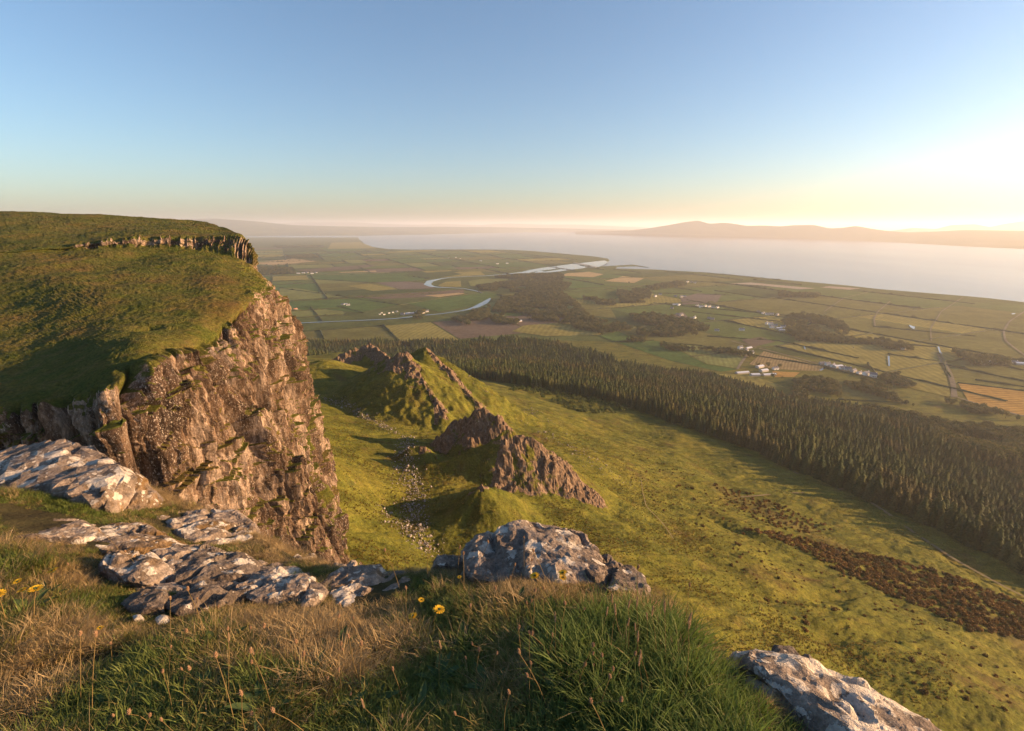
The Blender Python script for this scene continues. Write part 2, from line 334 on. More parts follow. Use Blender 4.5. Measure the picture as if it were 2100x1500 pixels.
def hill(x, y, detail=False):
    x = np.asarray(x, float); y = np.asarray(y, float)
    b = rbf_eval(CT, HW, x, y)
    r = np.hypot(x, y); wf = sstep(900, 1120, r + 0.25*x)

    b = b*(1-wf) + FLAT*wf
    b = np.where(b < FLAT, FLAT, b)
    rock = np.zeros_like(b); rid = np.full(b.shape, -1)
    near = r < 640
    if detail:
        b = b + np.where(near, 1.0, 0.5)*(1-wf)*(fbm2(x/26, y/26, 3, 5)*2.2)
    for k, q in enumerate(RIDGES):
        dn = (0, 0)
        if detail: f_ = fbm2(x/13, y/13, 3, 41+k); dn = (1.2*f_, 0.06*f_)
        h, d, s, side = ridge_max(x, y, q['p'], q['ks'], q['kn'], dn)
        if detail:
            s = s + 0.07*fbm2(x/9, y/9, 3, 51+k)
            rk = sstep(q['rk'][0]-0.08, q['rk'][0]+0.04, s)*(1-sstep(q['rk'][1]-0.02, q['rk'][1]+0.08, s))
            h = h + rk*q['j']*(fbm2(x/5.5+7*k, y/5.5+k, 3, 31+k)*1.3)
        cam_side = side < 0
        h0 = h - b
        hs = np.where(h0 > 4, h, np.where(h0 > -4, b + (h0+4)**2/16, b))
        if detail:
            reach = np.where(cam_side, q['ds'], q['dn'])*(1 + 0.5*fbm2(x/7, y/7, 3, 61+k))
            m = rk*(1-sstep(reach*0.7, reach*1.05, d))*sstep(-1.0, 2.0, h0)*np.clip(1.0 + 1.0*fbm2(x/10, y/6, 3, 67+k), 0, 1)
            rock = np.maximum(rock, m); rid = np.where((h0 > 1.0) & (h >= b), k, rid)
        b = np.maximum(b, hs)
    if not detail: return b
    # turf steps, tussocks, slumps; blocks on bare rock
    gl = (1-wf)*np.clip(1 - (r-300)/900, 0.15, 1)
    cx, cy = x*0.9 + y*0.45, -x*0.45 + y*0.9
    b = b + gl*(1-rock)*(1.0*fbm2(cx/9, cy/2.4, 4, 71, 0.66) + np.clip(0.3+1.2*fbm2(x/40, y/40, 2, 74), 0, 1)*0.5*fbm2((x+0.6*y)/2.6, (y-0.6*x)/1.7, 2, 77) + 0.2*fbm2(x/1.5+y/4, y/1.5, 2, 78) + 1.0*fbm2(x/21, y/21, 3, 79) - 0.3*np.clip(1-np.abs(fbm2(cx/60, cy/14, 2, 75))/0.06, 0, 1))
    # slump scars on the right-hand slope
    for (a, c, dp) in [((1560, 1265, -134), (1740, 1240, -150), 2.2), ((1600, 1330, -127), (1830, 1330, -142), 2.6), ((1420, 1030, -152), (1560, 1110, -152), 1.6)]:
        A, B = PZ(*a), PZ(*c); d, s, side, _ = polyd(x, y, [A, B]); d = d + 3*fbm2(x/8, y/8, 3, 83)
        b = b - dp*np.exp(-(d/7)**2)*(0.6+0.6*side*np.clip(d/3, 0, 1))
    rn = 1 - np.abs(fbm2(x/3.2, y/3.2, 4, 91, 0.6))*2
    b = b + rock*(0.9*(rn-0.5) + 0.9*fbm2(x/1.9, y/1.9, 2, 95) + 1.6*fbm2(x/7, y/7, 3, 97) + 0.8*(hsh(np.floor(x/2.3+fbm2(x/5,y/5,2,98)), np.floor(y/2.3+fbm2(x/5,y/5,2,99)), 0*x, 96)*2-1))
    return b, rock, rid
def ground(px, py, tmin=70, tmax=30000):     # where the line of sight through a pixel meets the land
    d = ray(px, py); t = np.geomspace(tmin, 2000, 700)
    x, y, z = d[0]*t, d[1]*t, d[2]*t; h = hill(x, y); m = np.nonzero(z < h)[0]
    if len(m):
        i = m[0]
        if i == 0: return (x[0], y[0], float(h[0]))
        f = (z[i-1]-h[i-1])/((z[i-1]-h[i-1])-(z[i]-h[i])); tt = t[i-1]+f*(t[i]-t[i-1])
        X, Y = d[0]*tt, d[1]*tt; return (X, Y, float(hill(np.array([X]), np.array([Y]))[0]))
    return PZ(px, py, FLAT)

rr = np.r_[np.arange(45, 130, 1.1), np.arange(130, 470, 0.95), np.geomspace(470, 1350, 170)]
th = np.radians(np.linspace(-50, 56, 800))
X = (rr[:, None]*np.sin(th)[None]); Y = (rr[:, None]*np.cos(th)[None])
Hh, ROCK, RID = hill(X, Y, True)
# bushy heath band and trampled brown ground
_hb = [PZ(1480, 1000, -172), PZ(1650, 1085, -170), PZ(1850, 1180, -168), PZ(2050, 1290, -165), PZ(2250, 1420, -160)]
dB, _, _, _ = polyd(X, Y, _hb); BROWN = 0.75*np.exp(-(dB/16)**2)
V = np.stack([X, Y, Hh], -1).reshape(-1, 3); Fq = gridf(len(rr), len(th))[:, ::-1]
fr = RID.reshape(-1)[Fq].max(1); fk = np.where((ROCK.reshape(-1)[Fq].max(1) > 0.12), fr, -1)
def submesh(name, sel, smooth):
    f = Fq[sel]; u, inv = np.unique(f, return_inverse=True); me = mesh_np(name, V[u], inv.reshape(f.shape), smooth)
    attr(me, 'rock', ROCK.reshape(-1)[u]); attr(me, 'brown', BROWN.reshape(-1)[u]); return me
hs = obj('hillside', submesh('hillside', fk < 0, True), M_HILL); tag(hs, 'green escarpment slopes, valley and meadow below the cliff', kind='structure')
for k, q in enumerate(RIDGES):
    if (fk == k).sum() > 20:
        o = obj('rock_pinnacle', submesh('rock_pinnacle', fk == k, False), M_HILL); tag(o, q['label'], kind='structure')

# ------------------------------------------------------------------ cliff, grassy bench and upper plateau: one lofted surface
A_ = lambda *a: P(*a)
COLS = [  # per column: behind crest, crest, top of upper crag, foot of upper crag, bench, edge, face, foot, buried foot
    dict(c0=A_(-420, 425, 250), c1=A_(-420, 510, 170), c2=A_(-420, 528, 160), c25=A_(-430, 680, 110), c3=A_(-420, 880, 76), b=(-112, 70, -75)),
    dict(c0=A_(0, 433, 258), c1=A_(0, 506, 178), c2=A_(0, 521, 170), c25=A_(0, 650, 120), c3=A_(0, 838, 80), b=(-88, 74, -76)),
    dict(c0=A_(120, 437, 268), c1=A_(110, 499, 184), c2=A_(110, 517, 177), c25=A_(120, 640, 120), c3=A_(125, 815, 82), b=(-74, 74, -77)),
    dict(c0=A_(230, 441, 276), c1=A_(230, 490, 190), c2=A_(220, 513, 183), c25=A_(220, 640, 118), c3=A_(232, 790, 79), b=(-60, 68, -78)),
    dict(c0=A_(310, 446, 282), c1=A_(310, 485, 196), c2=A_(310, 511, 188), c25=A_(300, 630, 122), c3=A_(300, 742, 87), b=(-48, 80, -80)),
    dict(c0=A_(390, 452, 286), c1=A_(390, 484, 200), c2=A_(390, 512, 192), c25=A_(380, 620, 128), c3=A_(385, 716, 99), b=(-45, 97, -83)),
    dict(c0=A_(440, 462, 272), c1=A_(450, 484, 204), c2=A_(445, 517, 192), c25=A_(440, 605, 134), c3=A_(450, 690, 114), b=(-39.5, 112, -85.5)),
    dict(c0=A_(480, 476, 245), c1=A_(495, 488, 204), c2=A_(490, 528, 190), c25=A_(490, 585, 148), c3=A_(505, 635, 130), b=(-57, 140, -82)),
    dict(c0=A_(497, 487, 232), c1=A_(508, 505, 206), c2=A_(520, 545, 190), c25=A_(540, 570, 172), c3=A_(560, 590, 162), b=(-76, 185, -80)),
    dict(c0=A_(485, 492, 250), c1=A_(492, 510, 236), c2=A_(505, 545, 222), c25=A_(525, 575, 212), c3=A_(560, 615, 206), b=(-96, 222, -84)),
    dict(c0=A_(380, 480, 300), c1=A_(400, 510, 290), c2=A_(420, 540, 280), c25=A_(440, 570, 275), c3=A_(460, 610, 270), b=(-160, 270, -92)),
]
rows = []
for c in COLS:
    c3 = np.array(c['c3']); b = np.array(c['b']); c0 = np.array(c['c0'])
    back = c0 + np.array([-40, 60, -8.0])
    mid1 = c3*0.72 + b*0.28 + np.array([2.2, -0.5, 0]); mid2 = c3*0.38 + b*0.62 + np.array([1.0, -1.0, 0])
    rows.append([back, c0, c['c1'], c['c2'], c['c25'], c3, mid1, mid2, b, b + np.array([9, -5, -22.0])])
G = np.array(rows, float)                                      # columns x rows x 3
def catmull(Gc, tcoords):                                       # interpolate along axis 0
    n = len(Gc); i = np.clip(np.floor(tcoords).astype(int), 0, n-2); f = (tcoords-i)[:, None, None]
    g = lambda k: Gc[np.clip(k, 0, n-1)]
    p0, p1, p2, p3 = g(i-1), g(i), g(i+1), g(i+2)
    m1 = (p2-p0)*0.5; m2 = (p3-p1)*0.5; m1 *= 0.7; m2 *= 0.7
    return (2*f**3-3*f**2+1)*p1 + (f**3-2*f**2+f)*m1 + (-2*f**3+3*f**2)*p2 + (f**3-f**2)*m2
cden = [40, 60, 60, 70, 70, 80, 90, 110, 110, 60]; tc = np.concatenate([k + np.arange(n)/n for k, n in enumerate(cden)] + [[len(COLS)-1]])
rden = [10, 50, 26, 70, 70, 60, 80, 80, 20]; tr = np.concatenate([k + np.arange(n)/n for k, n in enumerate(rden)] + [[9]])
S = catmull(G, tc); S = np.swapaxes(S, 0, 1); S = catmull(S, tr)   # rows x columns x 3
def normals(S):
    du = np.gradient(S, axis=1); dv = np.gradient(S, axis=0); n = np.cross(dv, du); return n/(np.linalg.norm(n, axis=2, keepdims=True)+1e-9)
N = normals(S); N *= np.where((N[..., 2:3].mean() > 0), 1, -1)
x, y, z = S[..., 0], S[..., 1], S[..., 2]
TR = tr[:, None] + 0*x
face = sstep(4.92, 5.12, TR + 0.18*fbm3(x/9, y/9, z/9, 3, 201)) ; up = sstep(2.0, 2.15, TR)*(1-sstep(2.85, 3.05, TR))*sstep(1.6, 3.2, tc[None] + 0*x + 0.5*fbm2(x/9, y/9, 2, 4))
outer_ = sstep(6.3, 7.6, tc[None] + 0*x + 0.5*fbm2(x/8, y/8, 2, 14))*sstep(2.0, 2.6, TR)*0.85
cl = np.maximum(np.maximum(face, up), outer_)
al = np.cumsum(np.r_[0, np.hypot(*np.diff(G[:, 5, :2], axis=0).T)]); sl_ = np.interp(tc, np.arange(len(COLS)), al)[None] + 0*x   # metres along the edge
wob = 3*fbm3(x/14, y/14, z/14, 3, 207)
gul = 1 - np.abs(fbm2((sl_+wob)/15, z/70, 3, 211))*2.2                     # big vertical gullies
rib = 1 - np.abs(fbm2((sl_+wob*0.6)/4.2, z/20, 3, 215))*2                  # ribs
col_ = 1 - np.abs(fbm2((sl_+wob*0.4)/1.5, z/6.0, 3, 219))*2                # columns
blk = fbm3(x/2.2, y/2.2, z/1.6, 4, 223, 0.6)
led = np.sin(z/3.3*2*math.pi/2.2 + 1.5*fbm2(sl_/12, z/9, 3, 229)); led = np.where(led > 0.3, 1.0, 0.0)
but = fbm3(x/17, y/17, z/26, 3, 225)
gul2 = np.clip(np.abs(fbm2((sl_+wob*1.4)/14, z/110+3, 3, 261))/0.11, 0, 1)           # deep clefts with flat buttresses between
def blocks(wd, ht, seed, warp):                                                          # columns of broken blocks, each with its own depth
    u = (sl_ + warp*wob)/wd + 0.35*fbm2(sl_/(wd*3), z/(ht*2), 2, seed); k = np.floor(u); ph = hsh(k, 0*k, 0*k, seed); q = np.floor(z/ht + ph*7 + 0.25*fbm2(sl_/wd, z/ht, 2, seed+3))
    e = np.minimum(u-k, 1-(u-k)); return hsh(k, q, 0*k, seed+5)*2-1, hsh(k, 0*k, 0*k, seed+7)*2-1, e
b1, c1, e1 = blocks(7.0, 16.0, 271, 0.8); b2, c2, e2 = blocks(2.6, 7.0, 281, 0.5); b3, c3_, e3 = blocks(1.0, 3.2, 291, 0.3)
bed = (z + 5*fbm2(sl_/30, z/40, 2, 295) + 4.5*c1 + 1.5*c2)/13.5; bed = bed - np.floor(bed)
big_ = 6.5*(gul2-0.8) + 3.6*but + 1.5*b1 + 1.0*c1 + 0.8*b2 + 0.45*c2 + 0.42*b3 - 1.6*np.clip(1-e1/0.10, 0, 1) - 0.8*np.clip(1-e2/0.14, 0, 1) + 1.5*(bed-0.5)*(1+0.8*but)
D = np.where(face > up, face, 0)*big_ + up*(1.2*(rib-0.5) + 1.2*but + 0.8*b2) + outer_*(1-face)*2.0*but + cl*1.1*fbm3(x/2.4, y/2.4, z/1.8, 4, 223, 0.58)
D = D*(1-sstep(8.5, 9, TR)*0.5)
S2 = S + N*D[..., None]
turf = (1-cl)*sstep(0.5, 1.2, TR)
S2[..., 2] += turf*(1.3*fbm2(x/18, y/18, 3, 231) + 0.30*fbm2((x+y*0.4)/6.5, (y-x*0.4)/2.6, 5, 233, 0.62) + 0.18*fbm2(x/1.1, y/1.1, 2, 239))
# the small turf scar on the bench
sx, sy, sz = P(305, 690, 108); dd = np.hypot(x-sx, y-sy); S2[..., 2] -= turf*1.2*np.exp(-(dd/2.2)**2)
N2 = normals(S2)*np.sign(N[..., 2:3].mean() if N[..., 2].mean() != 0 else 1); nz = np.abs(N2[..., 2])
mossy = 0.62*sstep(0.10, 0.32, fbm3(x/8, y/8, z/22, 3, 249)) + sstep(6.6, 8.0, TR + 0.8*fbm3(x/11, y/11, z/14, 3, 241))*sstep(4.5, 6.5, tc[None]+0*x)*0.65
rockm = cl*(1 - sstep(0.50, 0.78, nz + 0.22*fbm3(x/5, y/5, z/5, 3, 243))) 
rockm = np.clip(rockm - mossy*sstep(-0.1, 0.4, fbm3(x/6, y/6, z/10, 3, 247)), 0, 1)
me = mesh_np('cliff', S2.reshape(-1, 3), gridf(len(tr), len(tc)), False); attr(me, 'rock', rockm)
cliff = obj('cliff', me, M_CLIFF); tag(cliff, 'sunlit basalt cliff under a grassy bench and plateau', kind='structure')

# ------------------------------------------------------------------ sea, far shore and hills
me = mesh_np('sea', [(-60000, -3000, SEA), (60000, -3000, SEA), (60000, 90000, SEA), (-60000, 90000, SEA)], [(0, 1, 2, 3)]); sea = obj('sea', me, M_SEA); tag(sea, kind='structure')
def far_hill(name, sky_pts, front_pts, deep, mat, seed, label):
    # sky_pts: skyline pixels with axis distance; front_pts: pixel y of the waterline (or foot) along the same x range
    xs = np.linspace(sky_pts[0][0], sky_pts[-1][0], 260); py = np.interp(xs, [p[0] for p in sky_pts], [p[1] for p in sky_pts]); t = np.interp(xs, [p[0] for p in sky_pts], [p[2] for p in sky_pts])
    py = 470 - (470-py)*1.3; k = np.array([0.25, 0.5, 0.25])
    for _ in range(2): py = np.r_[py[0], np.convolve(py, k, 'valid'), py[-1]]
    fy = np.interp(xs, [p[0] for p in front_pts], [p[1] for p in front_pts])
    crest = np.array([P(a, b, c) for a, b, c in zip(xs, py, t)]); foot = np.array([PZ(a, b, SEA-1) for a, b in zip(xs, fy)])
    L = []
    for f in np.linspace(0, 1, 34):
        prof = f**1.0*0.35 + 0.65*(3*f*f-2*f**3)
        q = foot + (crest-foot)*f; q[:, 2] = SEA - 1 + (crest[:, 2]-SEA+1)*prof
        hh = (crest[:, 2]-SEA)*0.13*np.sin(f*math.pi)
        q[:, 2] += hh*fbm2(q[:, 0]/900, q[:, 1]/900, 4, seed)*1.6; L.append(q)
    for f in np.linspace(0.15, 1, 8):
        q = crest.copy(); dirn = crest[:, :2]/np.linalg.norm(crest[:, :2], axis=1, keepdims=True); q[:, :2] += dirn*deep*f; q[:, 2] -= (crest[:, 2]-SEA)*0.6*f*f; L.append(q)
    me = mesh_np(name, np.array(L).reshape(-1, 3), gridf(len(L), 260), True); o = obj(name, me, mat); tag(o, label, kind='structure'); return o
FARSHORE = [(-700, 492), (420, 492), (740, 488), (860, 483), (1000, 479), (1150, 476), (1270, 477), (1400, 481), (1600, 488), (1800, 496), (2000, 507), (2100, 512), (2600, 535)]
far_hill('far_hills', [(-700, 455, 21000), (380, 455, 20000), (440, 453.5, 19000), (520, 457.5, 19500), (600, 464, 20500), (700, 466, 21500), (800, 467, 22500), (900, 466.5, 23500), (1000, 467, 24000), (1150, 469, 24500), (1290, 471.5, 23000)],
         [(-700, 489), (420, 487), (560, 484), (740, 484), (860, 482), (1000, 478.3), (1150, 475.5), (1290, 477)], 5000, M_FAR, 301, 'low blue farmed hills beyond the head of the lough')
far_hill('mountains', [(520, 464, 38000), (610, 459, 38000), (700, 458, 38000), (780, 462, 38000), (860, 463.5, 38000), (900, 461.5, 40000), (980, 464, 40000), (1040, 461, 40000), (1110, 463, 40000), (1190, 463, 38000), (1270, 466, 36000), (1330, 468, 34000)],
         [(520, 471), (1330, 472.5)], 6000, M_MOOR, 311, 'faint mountains on the far horizon')
far_hill('mountains', [(1180, 474.5, 18500), (1230, 474, 17500), (1280, 472.5, 16500), (1320, 470, 15500), (1370, 464, 15000), (1400, 459.5, 14500), (1432, 456.5, 14000), (1455, 462, 13800), (1480, 460, 13600), (1500, 461, 13400), (1530, 465, 13200), (1570, 464.5, 12800), (1600, 466, 12400), (1625, 464, 12200), (1670, 463.5, 11800), (1700, 469, 11500), (1730, 468, 11300), (1755, 465, 11000), (1790, 470, 10800), (1820, 473, 10600), (1860, 475.5, 10500), (1920, 474, 10200), (1980, 471.5, 10000), (2100, 473, 9800), (2600, 470, 9500)],
         FARSHORE, 2500, M_MOOR, 321, 'long hazy hills along the opposite shore of the lough')
far_hill('mountains', [(1800, 476, 17000), (1870, 468.5, 17000), (1920, 470, 17000), (1950, 464, 17500), (2000, 462.5, 18000), (2030, 467, 18000), (2060, 462, 18500), (2100, 457.5, 19000), (2200, 453, 19500), (2600, 453, 20000)],
         [(1800, 479), (2600, 481)], 4000, M_MOOR, 331, 'paler second range of hills behind the opposite shore')

# haze: even air in one closed box
hz = bpy.data.meshes.new('haze'); x0, x1, y0, y1, z0, z1 = -62000, 62000, -3500, 92000, SEA-1.5, 300
hz.from_pydata([(a, b, c) for c in (z0, z1) for a, b in ((x0, y0), (x1, y0), (x1, y1), (x0, y1))], [], [(0, 3, 2, 1), (4, 5, 6, 7), (0, 1, 5, 4), (1, 2, 6, 5), (2, 3, 7, 6), (3, 0, 4, 7)])
mh = bpy.data.materials.new('haze air'); mh.use_nodes = True; mh.node_tree.nodes.remove(mh.node_tree.nodes['Principled BSDF'])
pv = mh.node_tree.nodes.new('ShaderNodeVolumePrincipled'); pv.inputs['Color'].default_value = (0.93, 0.96, 1.0, 1); pv.inputs['Density'].default_value = 5.5e-5; pv.inputs['Anisotropy'].default_value = 0.32
mh.node_tree.links.new(pv.outputs[0], mh.node_tree.nodes['Material Output'].inputs['Volume'])
ho = obj('haze', hz, mh); tag(ho, 'thin golden evening haze over the lowland', 'haze', kind='stuff'); ho.display_type = 'WIRE'

# ------------------------------------------------------------------ coastal plain, fields, water courses, roads
def mat_field(name, base, var=0.25, stripe=0.0, rot=0.4, sc=0.05):
    s = NT(name); p = s.pos()
    c = s.mix(1.0, base, s.ramp(s.noise(p, 0.012, 5, 0.65), [(0.3, 1-var), (0.7, 1+var)]), 'MULTIPLY')
    c = s.mix(1.0, c, s.ramp(s.noise(p, 0.09, 4, 0.7), [(0.3, 0.75), (0.7, 1.25)]), 'MULTIPLY')
    if stripe:
        wv = s.n('ShaderNodeTexWave'); wv.inputs['Scale'].default_value = sc; wv.inputs['Distortion'].default_value = 2.5; wv.inputs['Detail Scale'].default_value = 0.3; wv.inputs['Detail'].default_value = 3
        s.l(s.scale(p, (1, 1, 1), (0, 0, rot)), wv.inputs['Vector'])
        c = s.mix(stripe, c, s.ramp(wv.outputs['Fac'], [(0.2, 0.45), (0.8, 1.2)]), 'MULTIPLY')
    return s.fin(c, 1.0, None, spec=0.0)
FM = dict(
    green=mat_field('green pasture', (0.062, 0.105, 0.030)), mid=mat_field('mid pasture', (0.080, 0.108, 0.032)), dark=mat_field('rough pasture', (0.050, 0.070, 0.026)),
    olive=mat_field('olive meadow', (0.115, 0.112, 0.036)), light=mat_field('cut meadow', (0.15, 0.165, 0.055), 0.2, 0.25, 0.3, 0.03), yellow=mat_field('yellow meadow', (0.21, 0.185, 0.055), 0.2, 0.25, 0.2, 0.02),
    tan=mat_field('stubble', (0.36, 0.26, 0.13), 0.15, 0.2, 0.9, 0.03), brown=mat_field('tilled soil', (0.125, 0.095, 0.070), 0.2, 0.2, 1.2, 0.04), mauve=mat_field('bare earth', (0.135, 0.110, 0.092), 0.15, 0.15, 1.2, 0.04),
    stripe=mat_field('striped stubble', (0.24, 0.18, 0.085), 0.15, 0.35, 0.55, 0.05), gold=mat_field('golden stubble', (0.34, 0.205, 0.06), 0.25, 0.35, 1.45, 0.03), sand=mat_field('pale bare ground', (0.30, 0.25, 0.19), 0.1))
M_PLAIN = mat_field('lowland pasture', (0.075, 0.092, 0.032), 0.35)
M_ROAD = mat_field('worn lane', (0.17, 0.145, 0.105), 0.2); M_PATH = mat_field('trodden path', (0.15, 0.125, 0.075), 0.25)
def mat_river():
    s = NT('river water'); s.bsdf.inputs['IOR'].default_value = 1.33
    return s.fin((0.05, 0.07, 0.09), 0.12, s.noise(s.pos(), 0.15, 3, 0.6), 0.1, 0.3, 0.6)
M_RIVER = mat_river()
SHORE = [(2900, 730), (2500, 668), (2100, 620), (2020, 611), (1950, 605), (1880, 599.5), (1800, 593), (1740, 586), (1650, 578), (1560, 570), (1500, 563.5), (1440, 558.5), (1400, 556.5), (1340, 553), (1262, 551), (1266, 547), (1303, 545.5), (1330, 548.5), (1298, 543), (1230, 547), (1236, 543), (1250, 534), (1246, 530.5), (1215, 526), (1150, 520), (1090, 515), (1040, 512.5), (980, 512), (900, 512), (840, 512.2), (795, 511.2), (765, 507), (748, 501), (742, 495), (736, 491), (735, 487.5)]
sh = [PZ(a, b, FLAT-0.5) for a, b in SHORE]
near_arc = [(1180*math.sin(a), 1180*math.cos(a)) for a in np.radians(np.linspace(-60, 65, 40))]
outer = [(-26000, sh[-1][1]+1500)] + [(-26000, 400)] + near_arc + [(3000, 400), (6000, 900)]
import bmesh
def poly_mesh(name, pts, z=None, drape=None, cuts=0, skirt=0.0):
    bm = bmesh.new(); vs = [bm.verts.new((q[0], q[1], z if z is not None else q[2])) for q in pts]
    f = bm.faces.new(vs); f.normal_update()
    if f.normal.z < 0: f.normal_flip()
    if skirt:
        r = bmesh.ops.extrude_edge_only(bm, edges=list(bm.edges)); 
        for v in r['geom']:
            if isinstance(v, bmesh.types.BMVert): v.co.z -= skirt
    bmesh.ops.triangulate(bm, faces=[f])
    if cuts: bmesh.ops.subdivide_edges(bm, edges=list(bm.edges), cuts=cuts, use_grid_fill=True)
    if drape is not None:
        a = np.array([v.co[:] for v in bm.verts]); h = hill(a[:, 0], a[:, 1]) + drape
        for v, zz in zip(bm.verts, h): v.co.z = max(zz, FLAT + drape)
    me = bpy.data.meshes.new(name); bm.to_mesh(me); bm.free(); return me
plain_poly = [(p[0], p[1]) for p in sh] + outer
plain = obj('coastal_plain', poly_mesh('coastal_plain', plain_poly, FLAT-0.5, skirt=4.0), M_PLAIN); tag(plain, 'flat patchwork farmland running out to the shore', kind='structure')

def strip(name, pts, widths, dz, mat, drape=True, parent=None, step=12.0):
    pts = np.array([p[:2] for p in pts], float); L = np.r_[0, np.cumsum(np.hypot(*np.diff(pts, axis=0).T))]; n = max(4, int(L[-1]/step))
    # smooth the line
    q = np.linspace(0, L[-1], n); x = np.interp(q, L, pts[:, 0]); y = np.interp(q, L, pts[:, 1]); wd = np.interp(q, L, widths if hasattr(widths, '__len__') else [widths]*len(L))
    k = np.array([1, 2, 3, 2, 1])/9.0
    for _ in range(2):
        if n > 10: x[2:-2] = np.convolve(x, k, 'valid'); y[2:-2] = np.convolve(y, k, 'valid')
    tx, ty = np.gradient(x), np.gradient(y); l = np.hypot(tx, ty)+1e-9; nx, ny = -ty/l, tx/l
    wd = wd*(1 + 0.18*fbm2(q/60, q*0, 2, 9))
    a = np.stack([x+nx*wd/2, y+ny*wd/2], 1); b = np.stack([x-nx*wd/2, y-ny*wd/2], 1)
    za = (np.maximum(hill(a[:, 0], a[:, 1]), FLAT) if drape else np.full(n, FLAT)) + dz; zb = (np.maximum(hill(b[:, 0], b[:, 1]), FLAT) if drape else np.full(n, FLAT)) + dz
    V = np.r_[np.c_[b, zb], np.c_[a, za]]; i = np.arange(n-1)
    return obj(name, mesh_np(name, V, np.stack([i, i+1, i+1+n, i+n], 1)), mat, parent)
FL = lambda a, b: PZ(a, b, FLAT)
tag(strip('river', [FL(*p) for p in [(560, 666), (640, 662), (700, 659.5), (760, 657), (820, 653.5), (862, 647.5), (900, 645), (935, 640), (958, 636), (978, 630), (992, 622), (1003, 614), (1000, 606), (980, 598), (950, 592), (916, 590.5), (888, 589), (876, 584), (882, 577), (900, 573), (925, 569.5), (960, 567.5), (1002, 566), (1050, 561.5), (1085, 557.5)]],
          [9, 9, 10, 11, 12, 11, 9, 10, 13, 24, 30, 18, 10, 10, 10, 14, 24, 36, 44, 26, 14, 14, 16, 30, 55], 0.75, M_RIVER, drape=False), 'winding river crossing the fields', kind='structure')
tag(obj('estuary', poly_mesh('estuary', [FL(*p) for p in [(1058, 561), (1085, 554.5), (1110, 550), (1150, 545), (1172, 542), (1205, 538.5), (1240, 534.6), (1247, 538), (1239, 544), (1228, 548), (1207, 549.5), (1180, 552.5), (1150, 557), (1125, 559.5), (1100, 560)]], FLAT+0.85), M_RIVER), 'pale river mouth opening to the sea', kind='structure')
for i, p in enumerate([[(1108, 556), (1150, 551), (1148, 553), (1118, 557.5)], [(1085, 560), (1105, 556.5), (1095, 559.8)]]):
    obj('mudbank', poly_mesh('mudbank', [FL(*q) for q in p], FLAT+1.1), FM['dark'], plain)
# ponds and ditches shining in the fields
for poly in [[(1863, 667), (1868, 668), (1872, 670), (1877, 671), (1875, 675), (1877, 677), (1872, 675), (1868, 673)], [(1883, 632.5), (1889, 632), (1888, 634), (1884, 634)], [(2074, 644), (2083, 643), (2081, 645), (2075, 645.5)], [(1647, 709), (1650, 712), (1653, 718), (1650, 717)], [(1637, 698.5), (1640, 699), (1639, 702)], [(1820, 731), (1824, 731), (1825, 752), (1822, 752)], [(1922, 712), (1926, 712), (1929, 722), (1932, 727), (1927, 726)], [(1748, 711), (1751, 714), (1750, 716)], [(1679, 761), (1695, 752), (1697, 754), (1684, 761)], [(1721, 672), (1727, 666), (1724, 672)]]:
    tag(obj('pond', poly_mesh('pond', [FL(*q) for q in poly], FLAT+1.0), M_RIVER), 'small sheet of water shining in the pasture', kind='structure')
for pts, wd in [([(1826, 618), (1800, 640), (1792, 655), (1795, 670)], 4), ([(1925, 724), (1932, 740), (1946, 762), (1955, 790), (1957, 816)], 9), ([(2100, 640), (2070, 660), (2058, 680), (2062, 700), (2085, 718), (2110, 735)], 4.5), ([(1500, 700), (1560, 716), (1620, 731), (1690, 751), (1760, 769), (1800, 778)], 6), ([(1960, 815), (2000, 828), (2060, 845), (2130, 862)], 5), ([(1512, 758), (1525, 738), (1533, 728)], 5), ([(1690, 640), (1730, 612), (1780, 600)], 4), ([(1910, 700), (1908, 675), (1930, 640), (1975, 610)], 3)]:
    tag(strip('road', [ground(*p) for p in pts], wd, 1.0, M_ROAD), 'narrow farm road between the fields', kind='structure')
for pts, wd in [([(1585, 945), (1640, 975), (1700, 990), (1740, 1003), (1800, 1040), (1870, 1090), (1960, 1150), (2060, 1205), (2130, 1240)], 2.6), ([(1520, 1020), (1600, 1012), (1690, 1010), (1730, 1003)], 1.6), ([(1315, 985), (1325, 1040), (1360, 1075), (1380, 1105)], 0.45)]:
    tag(strip('footpath', [ground(*p) for p in pts], wd, 0.35, M_PATH, step=2.0), 'trodden path along the meadow', kind='structure')

